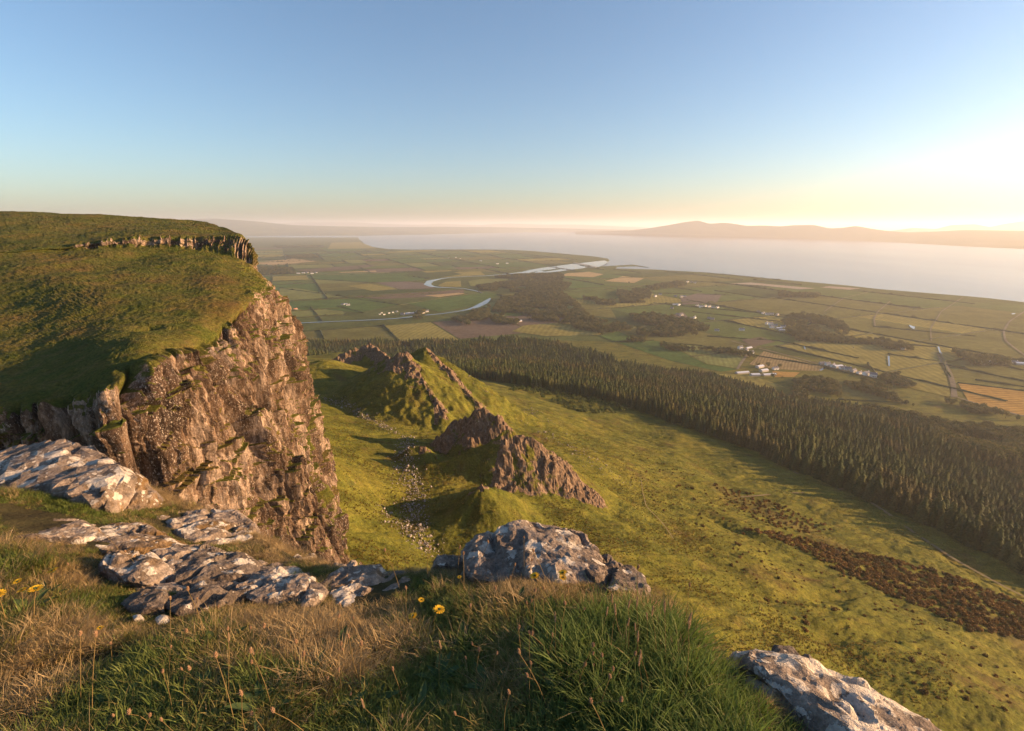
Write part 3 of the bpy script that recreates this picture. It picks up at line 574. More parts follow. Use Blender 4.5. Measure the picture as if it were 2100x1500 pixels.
# named fields, seen from the edge
FIELDS = [('tan', [(1150, 566), (1162, 561), (1208, 558), (1238, 563), (1216, 569)]), ('tan', [(1240, 577), (1277, 567), (1321, 571.5), (1300, 581)]),
    ('light', [(1368, 704), (1430, 709), (1530, 728), (1516, 757), (1450, 747), (1405, 724)]), ('green', [(1268, 704), (1340, 699), (1366, 704), (1403, 725), (1448, 748), (1515, 758), (1480, 763), (1380, 742)]),
    ('stripe', [(1536, 748), (1566, 721), (1690, 753), (1683, 762), (1625, 760), (1580, 756)]), ('yellow', [(1470, 768), (1525, 768), (1570, 780), (1610, 795), (1560, 795)]), ('gold', [(1583, 762), (1640, 765), (1628, 774), (1590, 774)]),
    ('olive', [(1726, 782), (1775, 789), (1862, 826), (1820, 832), (1725, 818)]), ('yellow', [(1780, 747), (1822, 752), (1825, 728), (1924, 742), (1940, 772), (1951, 816), (1880, 800), (1800, 772)]),
    ('gold', [(1964, 786), (2000, 790), (2140, 808), (2140, 858), (2070, 848), (1985, 822)]), ('yellow', [(1050, 680), (1075, 668), (1150, 662), (1210, 664), (1252, 678), (1225, 688), (1120, 690)]), ('green', [(1230, 690), (1268, 680), (1300, 695), (1262, 702)]),
    ('light', [(573, 592), (607, 591), (706, 609), (594, 616), (575, 612)]), ('mauve', [(766, 579), (800, 576), (872, 581), (892, 592), (821, 594)]), ('yellow', [(712, 587), (757, 582.5), (817, 593.5), (766, 597.5)]),
    ('brown', [(727, 609), (886, 599), (950, 594), (952, 601), (870, 610), (779, 614)]), ('tan', [(870, 607), (940, 601), (955, 603), (900, 610)]), ('green', [(629, 566), (830, 560), (868, 568), (872, 576), (757, 580), (633, 572)]),
    ('brown', [(607, 554), (757, 543.5), (772, 545.5), (736, 552), (637, 560)]), ('yellow', [(680, 498), (738, 497), (772, 509.5), (672, 511)]), ('yellow', [(779, 517.5), (892, 512.6), (895, 515), (800, 519)]),
    ('green', [(592, 619), (742, 612), (817, 625), (736, 642), (637, 632)]), ('yellow', [(898, 586), (913, 579), (945, 576.5), (946, 588.5), (906, 589)]), ('green', [(830, 622), (1000, 600), (1030, 606), (1004, 612), (975, 627), (900, 640)]),
    ('dark', [(828, 563), (935, 556), (955, 562), (920, 567), (880, 572)]), ('yellow', [(930, 559), (985, 557), (995, 565), (960, 566)]), ('tan', [(692, 559), (770, 555.5), (773, 558), (700, 560)]), ('sand', [(1496, 582), (1540, 580), (1672, 592), (1640, 594), (1560, 586)]), ('sand', [(1682, 590), (1700, 587.5), (1765, 592), (1742, 595)]),
    ('mauve', [(1395, 612), (1430, 602), (1480, 605), (1470, 622), (1400, 626)]), ('brown', [(1520, 698), (1560, 692), (1590, 702), (1545, 712)]), ('mauve', [(1340, 660), (1400, 640), (1420, 660), (1380, 672)]), ('light', [(960, 577), (990, 573), (1040, 572), (1050, 584), (965, 588)]), ('light', [(1060, 577), (1130, 571), (1150, 580), (1070, 585)]),
    ('yellow', [(510, 525), (560, 521), (590, 524), (540, 530)]), ('tan', [(515, 540), (600, 531), (650, 536), (560, 545)]), ('green', [(1000, 640), (1060, 622), (1110, 632), (1060, 650)]), ('olive', [(1165, 620), (1250, 630), (1265, 655), (1200, 645)]), ('mid', [(1140, 600), (1230, 590), (1320, 596), (1250, 618), (1170, 612)])]
for i, (m, p) in enumerate(FIELDS):
    g = [ground(*q) for q in p]
    obj('field', poly_mesh('field', g, drape=0.5 + 0.012*i, cuts=3), FM[m], plain)
EXPL = [[ground(*q)[:2] for q in p] for _, p in FIELDS]

# the rest of the patchwork: parcels split by hedges
parcels, hedges = [], []
ca, sa = math.cos(0.42), math.sin(0.42)
def W(u, v): return (u*ca - v*sa, u*sa + v*ca)
def split(u0, u1, v0, v1, r):
    cx, cy = W((u0+u1)/2, (v0+v1)/2); d = math.hypot(cx, cy); a, b = u1-u0, v1-v0
    lim = (260 + d*0.055)*r.uniform(0.8, 1.35)
    ang = math.degrees(math.atan2(cx, cy))
    if d > 9500 or cy < 600 or (abs(ang) > 58 and d > 1600 and max(a, b) < 2500): return
    if max(a, b) < lim and max(a, b) < 900: parcels.append((u0, u1, v0, v1)); return
    f = r.uniform(0.36, 0.64)
    if a > b*0.8 if r.random() < 0.8 else a > b*1.5:
        m = u0 + a*f; hedges.append((W(m, v0), W(m, v1))); split(u0, m, v0, v1, r); split(m, u1, v0, v1, r)
    else:
        m = v0 + b*f; hedges.append((W(u0, m), W(u1, m))); split(u0, u1, v0, m, r); split(u0, u1, m, v1, r)
split(-3000, 9000, -2500, 8000, random.Random(5))
keys = ['green', 'mid', 'dark', 'olive', 'mid', 'green', 'light', 'yellow', 'brown', 'dark', 'mid', 'olive']
riv = [FL(*p)[:2] for p in [(560, 666), (760, 657), (862, 647), (935, 640), (992, 622), (1003, 612), (950, 592), (882, 584), (900, 573), (1002, 566), (1085, 557), (1170, 545), (1245, 535)]]
pr = random.Random(3); inland = [(p[0], p[1]) for p in plain_poly]
def ok_land(x, y):
    x = np.atleast_1d(np.array(x, float)); y = np.atleast_1d(np.array(y, float))
    return inpoly(x, y, inland) & (np.hypot(x, y) > 1150) & (polyd(x, y, riv)[0] > 45)
nf = 0
for (u0, u1, v0, v1) in parcels:
    q = [W(u0+3, v0+3), W(u1-3, v0+3), W(u1-3, v1-3), W(u0+3, v1-3)]
    xs, ys = [a[0] for a in q] + [W((u0+u1)/2, (v0+v1)/2)[0]], [a[1] for a in q] + [W((u0+u1)/2, (v0+v1)/2)[1]]
    if not ok_land(xs, ys).all(): continue
    if abs(math.degrees(math.atan2(xs[4], ys[4]))) > 52 or nf > 300: continue
    right = xs[4] > 0.25*ys[4]
    k = pr.choice(['olive', 'mid', 'dark', 'olive', 'mid', 'yellow', 'olive'] if right else keys); nf += 1
    obj('field', poly_mesh('field', q, FLAT-0.1), FM[k], plain)

# ------------------------------------------------------------------ foliage
def mat_leaf(name, a, b, tr=0.25):
    s = NT(name); c = s.mix(s.rand(), a, b); c = s.mix(1.0, c, s.ramp(s.noise(s.pos(), 0.9, 2, 0.6), [(0.3, 0.65), (0.7, 1.35)]), 'MULTIPLY')
    return s.fin(c, 0.85, None, spec=0.1, transl=tr)
def mat_con():
    s = NT('spruce needles'); c = s.mix(s.rand(), (0.022, 0.042, 0.012), (0.078, 0.086, 0.024)); p = s.pos()
    c = s.mix(s.ramp(s.noise(p, 0.012, 4, 0.6), [(0.48, 0.0), (0.62, 0.55)]), c, s.mix(s.rand(), (0.075, 0.052, 0.022), (0.150, 0.100, 0.038)))
    return s.fin(s.mix(1.0, c, s.ramp(s.noise(p, 0.9, 2, 0.6), [(0.3, 0.6), (0.7, 1.4)]), 'MULTIPLY'), 0.85, None, spec=0.1, transl=0.12)
M_CON = mat_con()
M_DEC = mat_leaf('broad leaves', (0.040, 0.058, 0.017), (0.130, 0.115, 0.036), 0.25)
M_HAW = mat_leaf('hawthorn leaves', (0.060, 0.088, 0.024), (0.115, 0.125, 0.036), 0.25)
M_GOR = mat_leaf('gorse and heath', (0.085, 0.060, 0.020), (0.22, 0.120, 0.038), 0.2)
M_HEDGE = mat_leaf('hedge leaves', (0.030, 0.042, 0.016), (0.055, 0.062, 0.022), 0.1)
def mat_bark():
    s = NT('bark'); return s.fin(s.ramp(s.noise(s.objco(), 3, 4, 0.7), [(0.3, (0.05, 0.035, 0.025)), (0.7, (0.12, 0.09, 0.065))]), 0.95, spec=0.05)
M_BARK = mat_bark()
def tube(path, radii, k=6):
    V, Fc = [], []
    for (p, r) in zip(path, radii):
        for j in range(k): V.append((p[0]+r*math.cos(2*math.pi*j/k), p[1]+r*math.sin(2*math.pi*j/k), p[2]))
    for i in range(len(path)-1):
        for j in range(k): Fc.append((i*k+j, i*k+(j+1) % k, (i+1)*k+(j+1) % k, (i+1)*k+j))
    return V, Fc
def pyme(name, V, Fc, smooth=False):
    me = bpy.data.meshes.new(name); me.from_pydata(V, [], Fc); me.update()
    if smooth: me.polygons.foreach_set('use_smooth', [True]*len(me.polygons))
    return me
def conifer_crown(h, seed):                    # whorls of drooping, tapering boughs
    r = random.Random(seed); V, Fc = [], []; n = 15
    for i in range(n):
        f = i/(n-1); z = h*(0.10 + 0.87*f); L = h*0.24*(1-f)**0.62 + 0.25; m = 8 if f < 0.8 else 6; off = r.uniform(0, 6.28)
        for j in range(m):
            a = off + 6.283*j/m + r.uniform(-0.25, 0.25); l = L*r.uniform(0.7, 1.2); dz = -l*r.uniform(0.25, 0.55); wd = l*0.42 + 0.12
            c, s = math.cos(a), math.sin(a); k = len(V); zz = z + r.uniform(-0.3, 0.3)
            V += [(0, 0, zz+0.5), (c*l*0.55-s*wd, s*l*0.55+c*wd, zz+dz*0.6), (c*l, s*l, zz+dz), (c*l*0.55+s*wd, s*l*0.55-c*wd, zz+dz*0.6), (c*l*0.55, s*l*0.55, zz+dz*0.3+0.25)]
            Fc += [(k, k+1, k+4), (k+1, k+2, k+4), (k+2, k+3, k+4), (k+3, k, k+4)]
    k = len(V); V += [(0.12, 0, h*0.93), (-0.06, 0.1, h*0.93), (-0.06, -0.1, h*0.93), (0, 0, h*1.03)]; Fc += [(k, k+1, k+3), (k+1, k+2, k+3), (k+2, k, k+3)]
    return pyme('crown', V, Fc)
def leaf_crown(rx, rz, z0, n, leaf, seed, lobes=7):  # leaf clumps spread through several lobes
    r = random.Random(seed); V, Fc = [], []
    lo = [(r.uniform(-0.55, 0.55)*rx, r.uniform(-0.55, 0.55)*rx, z0 + rz*r.uniform(-0.45, 0.55), r.uniform(0.42, 0.68)) for _ in range(lobes)]
    for i in range(n):
        lx, ly, lz, lr = r.choice(lo); d = Vector((r.gauss(0, 1), r.gauss(0, 1), r.gauss(0, 1))).normalized(); q = r.uniform(0.7, 1.05)
        c = Vector((lx + d.x*rx*lr*q, ly + d.y*rx*lr*q, lz + d.z*rz*lr*q)); nr = (d + Vector((r.uniform(-.6, .6), r.uniform(-.6, .6), r.uniform(-.3, .7)))).normalized()
        a = nr.orthogonal().normalized(); b = nr.cross(a); s = leaf*r.uniform(0.6, 1.3); k = len(V); tw = r.uniform(0, 6.28); a, b = a*math.cos(tw)+b*math.sin(tw), b*math.cos(tw)-a*math.sin(tw)
        V += [tuple(c - a*s), tuple(c - b*s*0.7 + nr*s*0.15), tuple(c + a*s), tuple(c + b*s*0.7 + nr*s*0.15)]; Fc += [(k, k+1, k+2), (k, k+2, k+3)]
    return pyme('crown', V, Fc)
def merge(name, parts):                        # parts: (mesh, material) -> one mesh for scattered stuff
    V, Fc, mi, mats = [], [], [], []
    for me, m in parts:
        k = len(V); V += [tuple(v.co) for v in me.vertices]; Fc += [tuple(k+i for i in p.vertices) for p in me.polygons]
        if m not in mats: mats.append(m)
        mi += [mats.index(m)]*len(me.polygons)
    me = pyme(name, V, Fc); [me.materials.append(m) for m in mats]; me.polygons.foreach_set('material_index', mi); return me
CON = [(conifer_crown(h, 50+i), pyme('trunk', *tube([(0, 0, -1), (0, 0, h*0.5), (0, 0, h*0.95)], [0.32, 0.2, 0.04]))) for i, h in enumerate((14, 16, 12.5, 17.5))]
for c, t in CON: c.materials.append(M_CON); t.materials.append(M_BARK)
DEC = [(leaf_crown(a, b, z, n, lf, 70+i), pyme('trunk', *tube([(0, 0, -0.5), (0.1, 0, z*0.5), (0, 0.1, z)], [0.4, 0.3, 0.15]))) for i, (a, b, z, n, lf) in enumerate([(5.2, 4.6, 7.2, 330, 0.75), (4.2, 4.4, 6.6, 300, 0.7), (6.2, 5.0, 8.0, 380, 0.85)])]
for c, t in DEC: c.materials.append(M_DEC); t.materials.append(M_BARK)

# conifer plantation: outline on the ground
front = [(1080, 795), (1150, 806), (1240, 822), (1330, 848), (1421, 880), (1512, 911), (1602, 955), (1738, 1006), (1874, 1066), (1964, 1110), (2055, 1160), (2180, 1225), (2330, 1310)]
back = [(2330, 955), (2200, 915), (2100, 895), (1960, 880), (1800, 850), (1700, 832), (1600, 815), (1500, 790), (1420, 770), (1330, 762), (1270, 750), (1200, 722), (1120, 705), (1040, 700), (930, 706), (820, 707), (700, 706), (560, 704)]
fp = [PZ(480, 720, -215), PZ(700, 735, -215), PZ(850, 758, -208), PZ(1000, 780, -200)] + [ground(*p) for p in front] + [ground(*p) for p in back]; FPOLY = [p[:2] for p in fp]
fx = [p[0] for p in fp]; fy = [p[1] for p in fp]
gx, gy = np.meshgrid(np.arange(min(fx), max(fx), 3.7), np.arange(min(fy), max(fy), 3.7)); gx = gx.ravel() + rng.uniform(-1.8, 1.8, gx.size); gy = gy.ravel() + rng.uniform(-1.7, 1.7, gy.size)
m = inpoly(gx + 9*fbm2(gx/24, gy/24, 3, 411), gy + 9*fbm2(gx/24, gy/24, 3, 412), FPOLY) & (fbm2(gx/45, gy/45, 3, 413) > -0.42); gx, gy = gx[m], gy[m]
m = np.abs(np.degrees(np.arctan2(gx, gy))) < 54; gx, gy = gx[m], gy[m]
# broadleaved fringe at the back right
dpoly = [ground(*p)[:2] for p in [(1740, 850), (1830, 862), (1900, 890), (1960, 930), (2040, 960), (2330, 1010), (2330, 900), (2100, 880), (1960, 865), (1800, 838)]]
isd = inpoly(gx, gy, dpoly); gz = hill(gx, gy)
cx, cy, cz = gx[~isd], gy[~isd], gz[~isd]; order = np.argsort(np.hypot(cx, cy)); cx, cy, cz = cx[order], cy[order], cz[order]
n = len(cx); stand = fbm2(cx/70, cy/70, 2, 401); sc_ = np.clip(0.92 + 0.32*stand + rng.normal(0, 0.19, n), 0.4, 1.5); ci = rng.integers(0, 4, n); cr = rng.uniform(0, 6.28, n)
vis = np.abs(np.degrees(np.arctan2(cx, cy))) < 45.5
pick = np.nonzero(vis)[0][:300]; rest = np.ones(n, bool); rest[pick] = False
def plant(name, parts, loc, rz, sc, label, cat, group):
    e = empty(name, loc, rz); e.scale = sc if hasattr(sc, '__len__') else (sc, sc, sc); tag(e, label, cat, group)
    for pn, me in parts: o = bpy.data.objects.new(pn, me); COL.objects.link(o); o.parent = e
    return e
for i in pick: plant('conifer_tree', [('crown', CON[ci[i]][0]), ('trunk', CON[ci[i]][1])], (cx[i], cy[i], cz[i]), cr[i], sc_[i], 'tall dark conifer on the plantation edge ' + ('at the right of the view' if cx[i] > 0.86*cy[i] else 'above the gorse band'), 'tree', 'near-edge conifers ' + ('at the right' if cx[i] > 0.86*cy[i] else 'above the gorse'))
scatter('conifer_forest', np.c_[cx, cy, cz][rest], np.c_[0*cr, 0*cr, cr][rest], sc_[rest], ci[rest], [source('conifer_%d' % i, merge('conifer', [(c, M_CON), (t, M_BARK)]), None) for i, (c, t) in enumerate(CON)], 'dense dark conifer plantation on the lower slope', 'forest')
dsrc = [source('broadleaf_%d' % i, merge('broadleaf', [(c, M_DEC), (t, M_BARK)]), None) for i, (c, t) in enumerate(DEC)]
dx, dy, dz_ = gx[isd][::2], gy[isd][::2], gz[isd][::2]; k = len(dx)
scatter('broadleaf_wood', np.c_[dx, dy, dz_], np.c_[np.zeros((k, 2)), rng.uniform(0, 6.28, k)], rng.uniform(0.8, 1.5, k), rng.integers(0, 3, k), dsrc, 'rounded broadleaved wood behind the conifers at right', 'wood')
WOODS = [('belt of dark trees along the river bend', [(975, 588), (1060, 577), (1150, 574), (1172, 584), (1160, 596), (1060, 600), (985, 596)], 12),
    ('dark estate wood in the middle of the plain', [(1030, 612), (1100, 600), (1150, 600), (1190, 630), (1210, 655), (1150, 660), (1080, 650), (1010, 640)], 13),
    ('wooded belt running down to the pale field', [(1080, 655), (1180, 650), (1260, 664), (1335, 688), (1320, 704), (1270, 700), (1225, 684), (1150, 668)], 12),
    ('square block of wood beyond the estate', [(1264, 598), (1330, 596), (1336, 622), (1272, 622)], 12), ('short tree belt left of the square wood', [(1195, 612), (1255, 618), (1262, 628), (1200, 622)], 12),
    ('straggling wood right of the estate', [(1290, 650), (1340, 648), (1410, 660), (1455, 676), (1440, 694), (1340, 690)], 14),
    ('brown moorland wood above the long hedge', [(1600, 655), (1645, 646), (1725, 664), (1745, 688), (1690, 694), (1620, 690)], 13), ('long line of trees crossing the right-hand fields', [(1630, 692), (1720, 695), (1800, 704), (1800, 709), (1700, 703), (1630, 699)], 11),
    ('round dome of woodland beside the pale meadow', [(1622, 806), (1628, 786), (1660, 772), (1700, 776), (1724, 796), (1720, 816), (1690, 826), (1640, 822)], 9), ('long dark shelter belt right of the round wood', [(1708, 776), (1735, 774), (1800, 790), (1870, 812), (1938, 820), (1966, 832), (1900, 842), (1830, 824), (1750, 800)], 9),
    ('clump of trees behind the shelter belt', [(1800, 775), (1842, 770), (1876, 792), (1862, 798), (1815, 785)], 9), ('row of trees under the pale field', [(1340, 708), (1405, 716), (1430, 722), (1380, 720)], 11), ('copse along the striped stubble', [(1430, 718), (1500, 722), (1545, 734), (1500, 730)], 11),
    ('trees on the river bank below the stubble', [(925, 658), (980, 638), (1003, 632), (1005, 652), (960, 668)], 12), ('wood along the left bank by the camp', [(838, 652), (870, 638), (900, 640), (905, 648), (860, 656)], 11), ('dark wood at the foot of the far hills', [(520, 548), (600, 552), (608, 562), (540, 566)], 16), ('small dark copse far left', [(585, 527), (640, 523), (655, 529), (600, 531)], 16),
    ('wood beyond the river strip', [(1010, 570), (1080, 566), (1150, 562), (1160, 570), (1080, 575)], 13), ('trees around the farms on the shore road', [(1320, 590), (1395, 580), (1410, 586), (1340, 597)], 15), ('trees round the right-hand farm', [(1950, 720), (2010, 738), (2070, 740), (2060, 752), (1990, 750)], 13), ('copse around the white barn', [(1595, 602), (1680, 606), (1678, 612), (1600, 610)], 14), ('trees beside the village lane', [(1795, 700), (1860, 712), (1870, 720), (1810, 716)], 12), ('riverside trees near the forest', [(1005, 650), (1070, 650), (1060, 668), (1010, 664)], 11), ('tree belt on the lane by the gold field', [(1958, 828), (2030, 840), (2060, 855), (1990, 848)], 8), ('far wood line across the plain', [(560, 505), (660, 505), (665, 508), (570, 509)], 22)]
for lab, poly, sp in WOODS:
    g = [ground(*p) for p in poly]; q = [p[:2] for p in g]; xs = [p[0] for p in q]; ys = [p[1] for p in q]
    ax, ay = np.meshgrid(np.arange(min(xs), max(xs), sp*0.62), np.arange(min(ys), max(ys), sp*0.62)); ax = ax.ravel() + rng.uniform(-sp*.4, sp*.4, ax.size); ay = ay.ravel() + rng.uniform(-sp*.4, sp*.4, ay.size)
    mm = inpoly(ax + 6*fbm2(ax/30, ay/30, 2, 3), ay + 6*fbm2(ax/30, ay/30, 2, 8), q); ax, ay = ax[mm], ay[mm]; k = len(ax)
    gap = fbm2(ax/55, ay/55, 2, 19) > (-0.12 if k > 250 else -0.6); ax, ay = ax[gap], ay[gap]; k = len(ax)
    if k: scatter('wood', np.c_[ax, ay, np.maximum(hill(ax, ay), FLAT)-0.6], np.c_[np.zeros((k, 2)), rng.uniform(0, 6.28, k)], rng.uniform(0.65, 1.25, k)*min(1.25, sp/11), rng.integers(0, 3, k), dsrc, lab, 'wood')
WPOLY = [[ground(*p)[:2] for p in w_[1]] for w_ in WOODS]

# hedges, each a lumpy strip of its own
def hedge_mesh(a, b, seed, lump=1.0):
    L = math.hypot(b[0]-a[0], b[1]-a[1]); n = max(5, int(L/9)); s = np.linspace(0, 1, n); x = a[0]+(b[0]-a[0])*s; y = a[1]+(b[1]-a[1])*s; z = np.maximum(hill(x, y), FLAT)
    tx, ty = (b[0]-a[0])/L, (b[1]-a[1])/L; nx, ny = -ty, tx; q = s*L
    h = (2.3 + 1.3*fbm2(q/22, q*0+seed, 3, 5) + 4.0*np.maximum(0, n2(q/17, q*0+seed*1.7, 9)-0.45)*2)*lump; wd = (1.5 + 0.7*fbm2(q/19, q*0+seed, 2, 6) + 0.35*h*0.5)*lump
    x = x + nx*1.2*fbm2(q/35, q*0+seed, 2, 12); y = y + ny*1.2*fbm2(q/35, q*0+seed, 2, 12)
    P5 = [np.c_[x-nx*wd, y-ny*wd, z-0.5], np.c_[x-nx*wd*1.1, y-ny*wd*1.1, z+h*0.55], np.c_[x, y, z+h], np.c_[x+nx*wd*1.1, y+ny*wd*1.1, z+h*0.55], np.c_[x+nx*wd, y+ny*wd, z-0.5]]
    V = np.stack(P5, 1).reshape(-1, 3); V = V + np.random.default_rng(seed).uniform(-0.35, 0.35, V.shape)
    return mesh_np('hedge', V, gridf(n, 5), False)
hl = []
for (a, b) in hedges:
    L = math.hypot(b[0]-a[0], b[1]-a[1]); k = max(1, int(L/520))
    for j in range(k):
        p = (a[0]+(b[0]-a[0])*j/k, a[1]+(b[1]-a[1])*j/k); q = (a[0]+(b[0]-a[0])*(j+1)/k, a[1]+(b[1]-a[1])*(j+1)/k); mx, my = (p[0]+q[0])/2, (p[1]+q[1])/2
        if abs(math.degrees(math.atan2(mx, my))) > 46: continue
        if not ok_land([p[0], mx, q[0]], [p[1], my, q[1]]).all(): continue
        if any(inpoly(np.array([mx]), np.array([my]), e)[0] for e in EXPL + WPOLY): continue
        d = math.hypot(mx, my)
        if d > 7000 or pr.random() < 0.12: continue
        hl.append((d, p, q))
hl.sort(); 
EXH = [((1265, 702), (1340, 698)), ((1535, 728), (1690, 752)), ((1690, 755), (1760, 770)), ((1820, 727), (1925, 742)), ((1925, 725), (1950, 775)), ((1964, 786), (2110, 804)), ((1360, 703), (1440, 710)), ((1440, 710), (1530, 727)), ((1780, 747), (1800, 772)), ((573, 591), (706, 609)), ((706, 609), (886, 598)), ((594, 617), (706, 610)), ((706, 610), (820, 626)), ((820, 626), (960, 604)), ((690, 628), (745, 642)), ((637, 630), (662, 660)), ((757, 581), (875, 576)), ((633, 572), (757, 580)), ((629, 566), (830, 560)), ((828, 566), (880, 572)), ((1720, 820), (1860, 828)), ((1400, 575), (1560, 588)), ((1300, 600), (1500, 606)), ((1340, 622), (1620, 648)), ((1420, 640), (1600, 660)), ((1450, 690), (1600, 700)), ((1600, 700), (1760, 735)), ((1700, 640), (1620, 690)), ((1760, 700), (1920, 712)), ((1790, 670), (2000, 690)), ((1960, 725), (2100, 760)), ((2000, 780), (2110, 795)), ((1160, 600), (1300, 592)), ((1450, 560), (1600, 574))]
for a, b in EXH: hl.append((0, ground(*a), ground(*b)))
hl.sort(key=lambda t: t[0])
for i, (d, p, q) in enumerate(hl[:290]):
    o = obj('hedge', hedge_mesh(p, q, i+1, 1.0 if d < 1 else 1.0 + d/9000), M_HEDGE)
    mx, my = (p[0]+q[0])/2, (p[1]+q[1])/2; reg = ('left of the river bends' if mx < -0.02*my else 'in the middle of the plain beyond the forest' if mx < 0.35*my else 'near the farms on the right of the plain' if my < 1700 else 'towards the shore on the right')
    tag(o, 'thin dark hedge dividing two fields ' + reg, 'hedge', 'hedgerows ' + reg)

# single trees standing in the stubble by the farm
for k, (a, b, s, lab) in enumerate([(1553, 752, 0.75, 'left of three round trees in the striped stubble'), (1575, 752, 0.85, 'middle of three round trees in the striped stubble'), (1598, 757, 0.8, 'right of three round trees in the striped stubble'), (1586, 776, 0.9, 'bushy tree at the right end of the blue-roofed farm'), (1604, 777, 0.45, 'small lone tree on the golden stubble by the farm'), (1732, 826, 0.5, 'small lone tree on the edge of the pale meadow'), (2062, 858, 1.0, 'broad spreading tree by the golden field at right edge'), (2085, 862, 0.8, 'smaller tree beside the spreading one at right edge'), (1240, 578, 0.7, 'tree below the bright tan field'), (1290, 582, 0.9, 'tree clump at the foot of the bright tan field')]):
    g = ground(a, b); plant('round_tree', [('crown', DEC[k % 3][0]), ('trunk', DEC[k % 3][1])], (g[0], g[1], g[2]-0.3), k*1.3, s*1.15, lab, 'tree', None)

# ------------------------------------------------------------------ houses, barns, caravans, bridge
def mat_plain(name, c, rough=0.8, var=0.12):
    s = NT(name); return s.fin(s.mix(1.0, c, s.ramp(s.noise(s.objco(), 0.6, 4, 0.6), [(0.3, 1-var), (0.7, 1+var)]), 'MULTIPLY'), rough, spec=0.2)
M_WHITE, M_SLATE, M_TIN, M_REDROOF, M_DARKW, M_STONEW, M_CONC = mat_plain('whitewash', (0.78, 0.75, 0.70)), mat_plain('slate', (0.14, 0.14, 0.16), 0.6), mat_plain('pale sheet roof', (0.55, 0.58, 0.64), 0.45), mat_plain('red tile', (0.36, 0.15, 0.09)), mat_plain('window glass', (0.03, 0.035, 0.04), 0.15), mat_plain('grey render', (0.42, 0.39, 0.35)), mat_plain('concrete', (0.30, 0.28, 0.26))
def boxv(x0, x1, y0, y1, z0, z1):
    return [(a, b, c) for c in (z0, z1) for a, b in ((x0, y0), (x1, y0), (x1, y1), (x0, y1))], [(0, 3, 2, 1), (4, 5, 6, 7), (0, 1, 5, 4), (1, 2, 6, 5), (2, 3, 7, 6), (3, 0, 4, 7)]
def gable(l, wd, h, rh):                      # walls with gable ends; roof slabs with eaves
    V = [(-l, -wd, -1), (l, -wd, -1), (l, wd, -1), (-l, wd, -1), (-l, -wd, h), (l, -wd, h), (l, wd, h), (-l, wd, h), (-l, 0, h+rh), (l, 0, h+rh)]
    wl = pyme('wall', V, [(0, 1, 5, 4), (2, 3, 7, 6), (1, 2, 6, 9, 5), (3, 0, 4, 8, 7)])
    e = 0.45; k = rh/wd; q = []
    for s in (-1, 1):
        q += [(-l-e, 0, h+rh+0.12), (l+e, 0, h+rh+0.12), (l+e, s*(wd+e), h-k*e+0.12), (-l-e, s*(wd+e), h-k*e+0.12), (-l-e, 0, h+rh+0.42), (l+e, 0, h+rh+0.42), (l+e, s*(wd+e), h-k*e+0.36), (-l-e, s*(wd+e), h-k*e+0.36)]
    Fr = []
    for b in (0, 8): Fr += [(b, b+1, b+2, b+3), (b+4, b+7, b+6, b+5), (b, b+4, b+5, b+1), (b+2, b+6, b+7, b+3), (b+1, b+5, b+6, b+2), (b+3, b+7, b+4, b)]
    return wl, pyme('roof', q, Fr)
def openings(l, wd, h):
    out = []
    for s in (-1, 1):
        for x in (-0.62*l, -0.25*l, 0.25*l, 0.62*l):
            y = s*wd; V, Fc = boxv(x-0.55, x+0.55, y-0.06, y+0.06, 1.0, 2.3); out.append(('window', pyme('window', V, Fc)))
    V, Fc = boxv(-0.5, 0.5, -wd-0.08, -wd+0.05, 0, 2.1); out.append(('door', pyme('door', V, Fc))); return out
def chim(l, z):
    V, Fc = boxv(l*0.8-0.45, l*0.8+0.45, -0.35, 0.35, z-0.6, z+1.3); return pyme('chimney', V, Fc)
def house_kit(l, wd, h, rh, mw, mr, win=True, ch=True):
    a, b = gable(l, wd, h, rh); a.materials.append(mw); b.materials.append(mr); parts = [('wall', a, None), ('roof', b, None)]
    if ch: c = chim(l, h+rh); c.materials.append(mw); parts.append(('chimney', c, 'roof'))
    if win:
        for nme, me in openings(l, wd, h): me.materials.append(M_DARKW); parts.append((nme, me, None))
    return parts
KITS = dict(house=house_kit(6.5, 3.6, 3.6, 2.6, M_WHITE, M_SLATE), tall=house_kit(6.0, 4.0, 5.4, 2.8, M_WHITE, M_SLATE), grey=house_kit(6.5, 3.8, 3.8, 2.7, M_STONEW, M_SLATE), red=house_kit(7, 4, 3.6, 2.6, M_STONEW, M_REDROOF), barn=house_kit(14, 7, 5, 2.6, M_STONEW, M_TIN, False, False), long=house_kit(26, 8, 4.5, 2.6, M_STONEW, M_TIN, False, False), van=house_kit(3.4, 1.3, 2.3, 0.25, M_WHITE, M_WHITE, True, False))
def house(kit, px, py, rz, label, group=None, sc=1.0, cat=None):
    sc = sc*{'long': 0.55, 'barn': 0.65}.get(kit, 0.95)
    g = ground(px, py); nm = {'barn': 'barn', 'long': 'barn', 'van': 'caravan'}.get(kit, 'house'); e = empty(nm, (g[0], g[1], g[2]+0.3), rz); e.scale = (sc,)*3; tag(e, label, cat or nm, group); byn = {}
    for n_, me, par in KITS[kit]:
        o = bpy.data.objects.new(n_, me); COL.objects.link(o); o.parent = byn.get(par, e); byn.setdefault(n_, o)
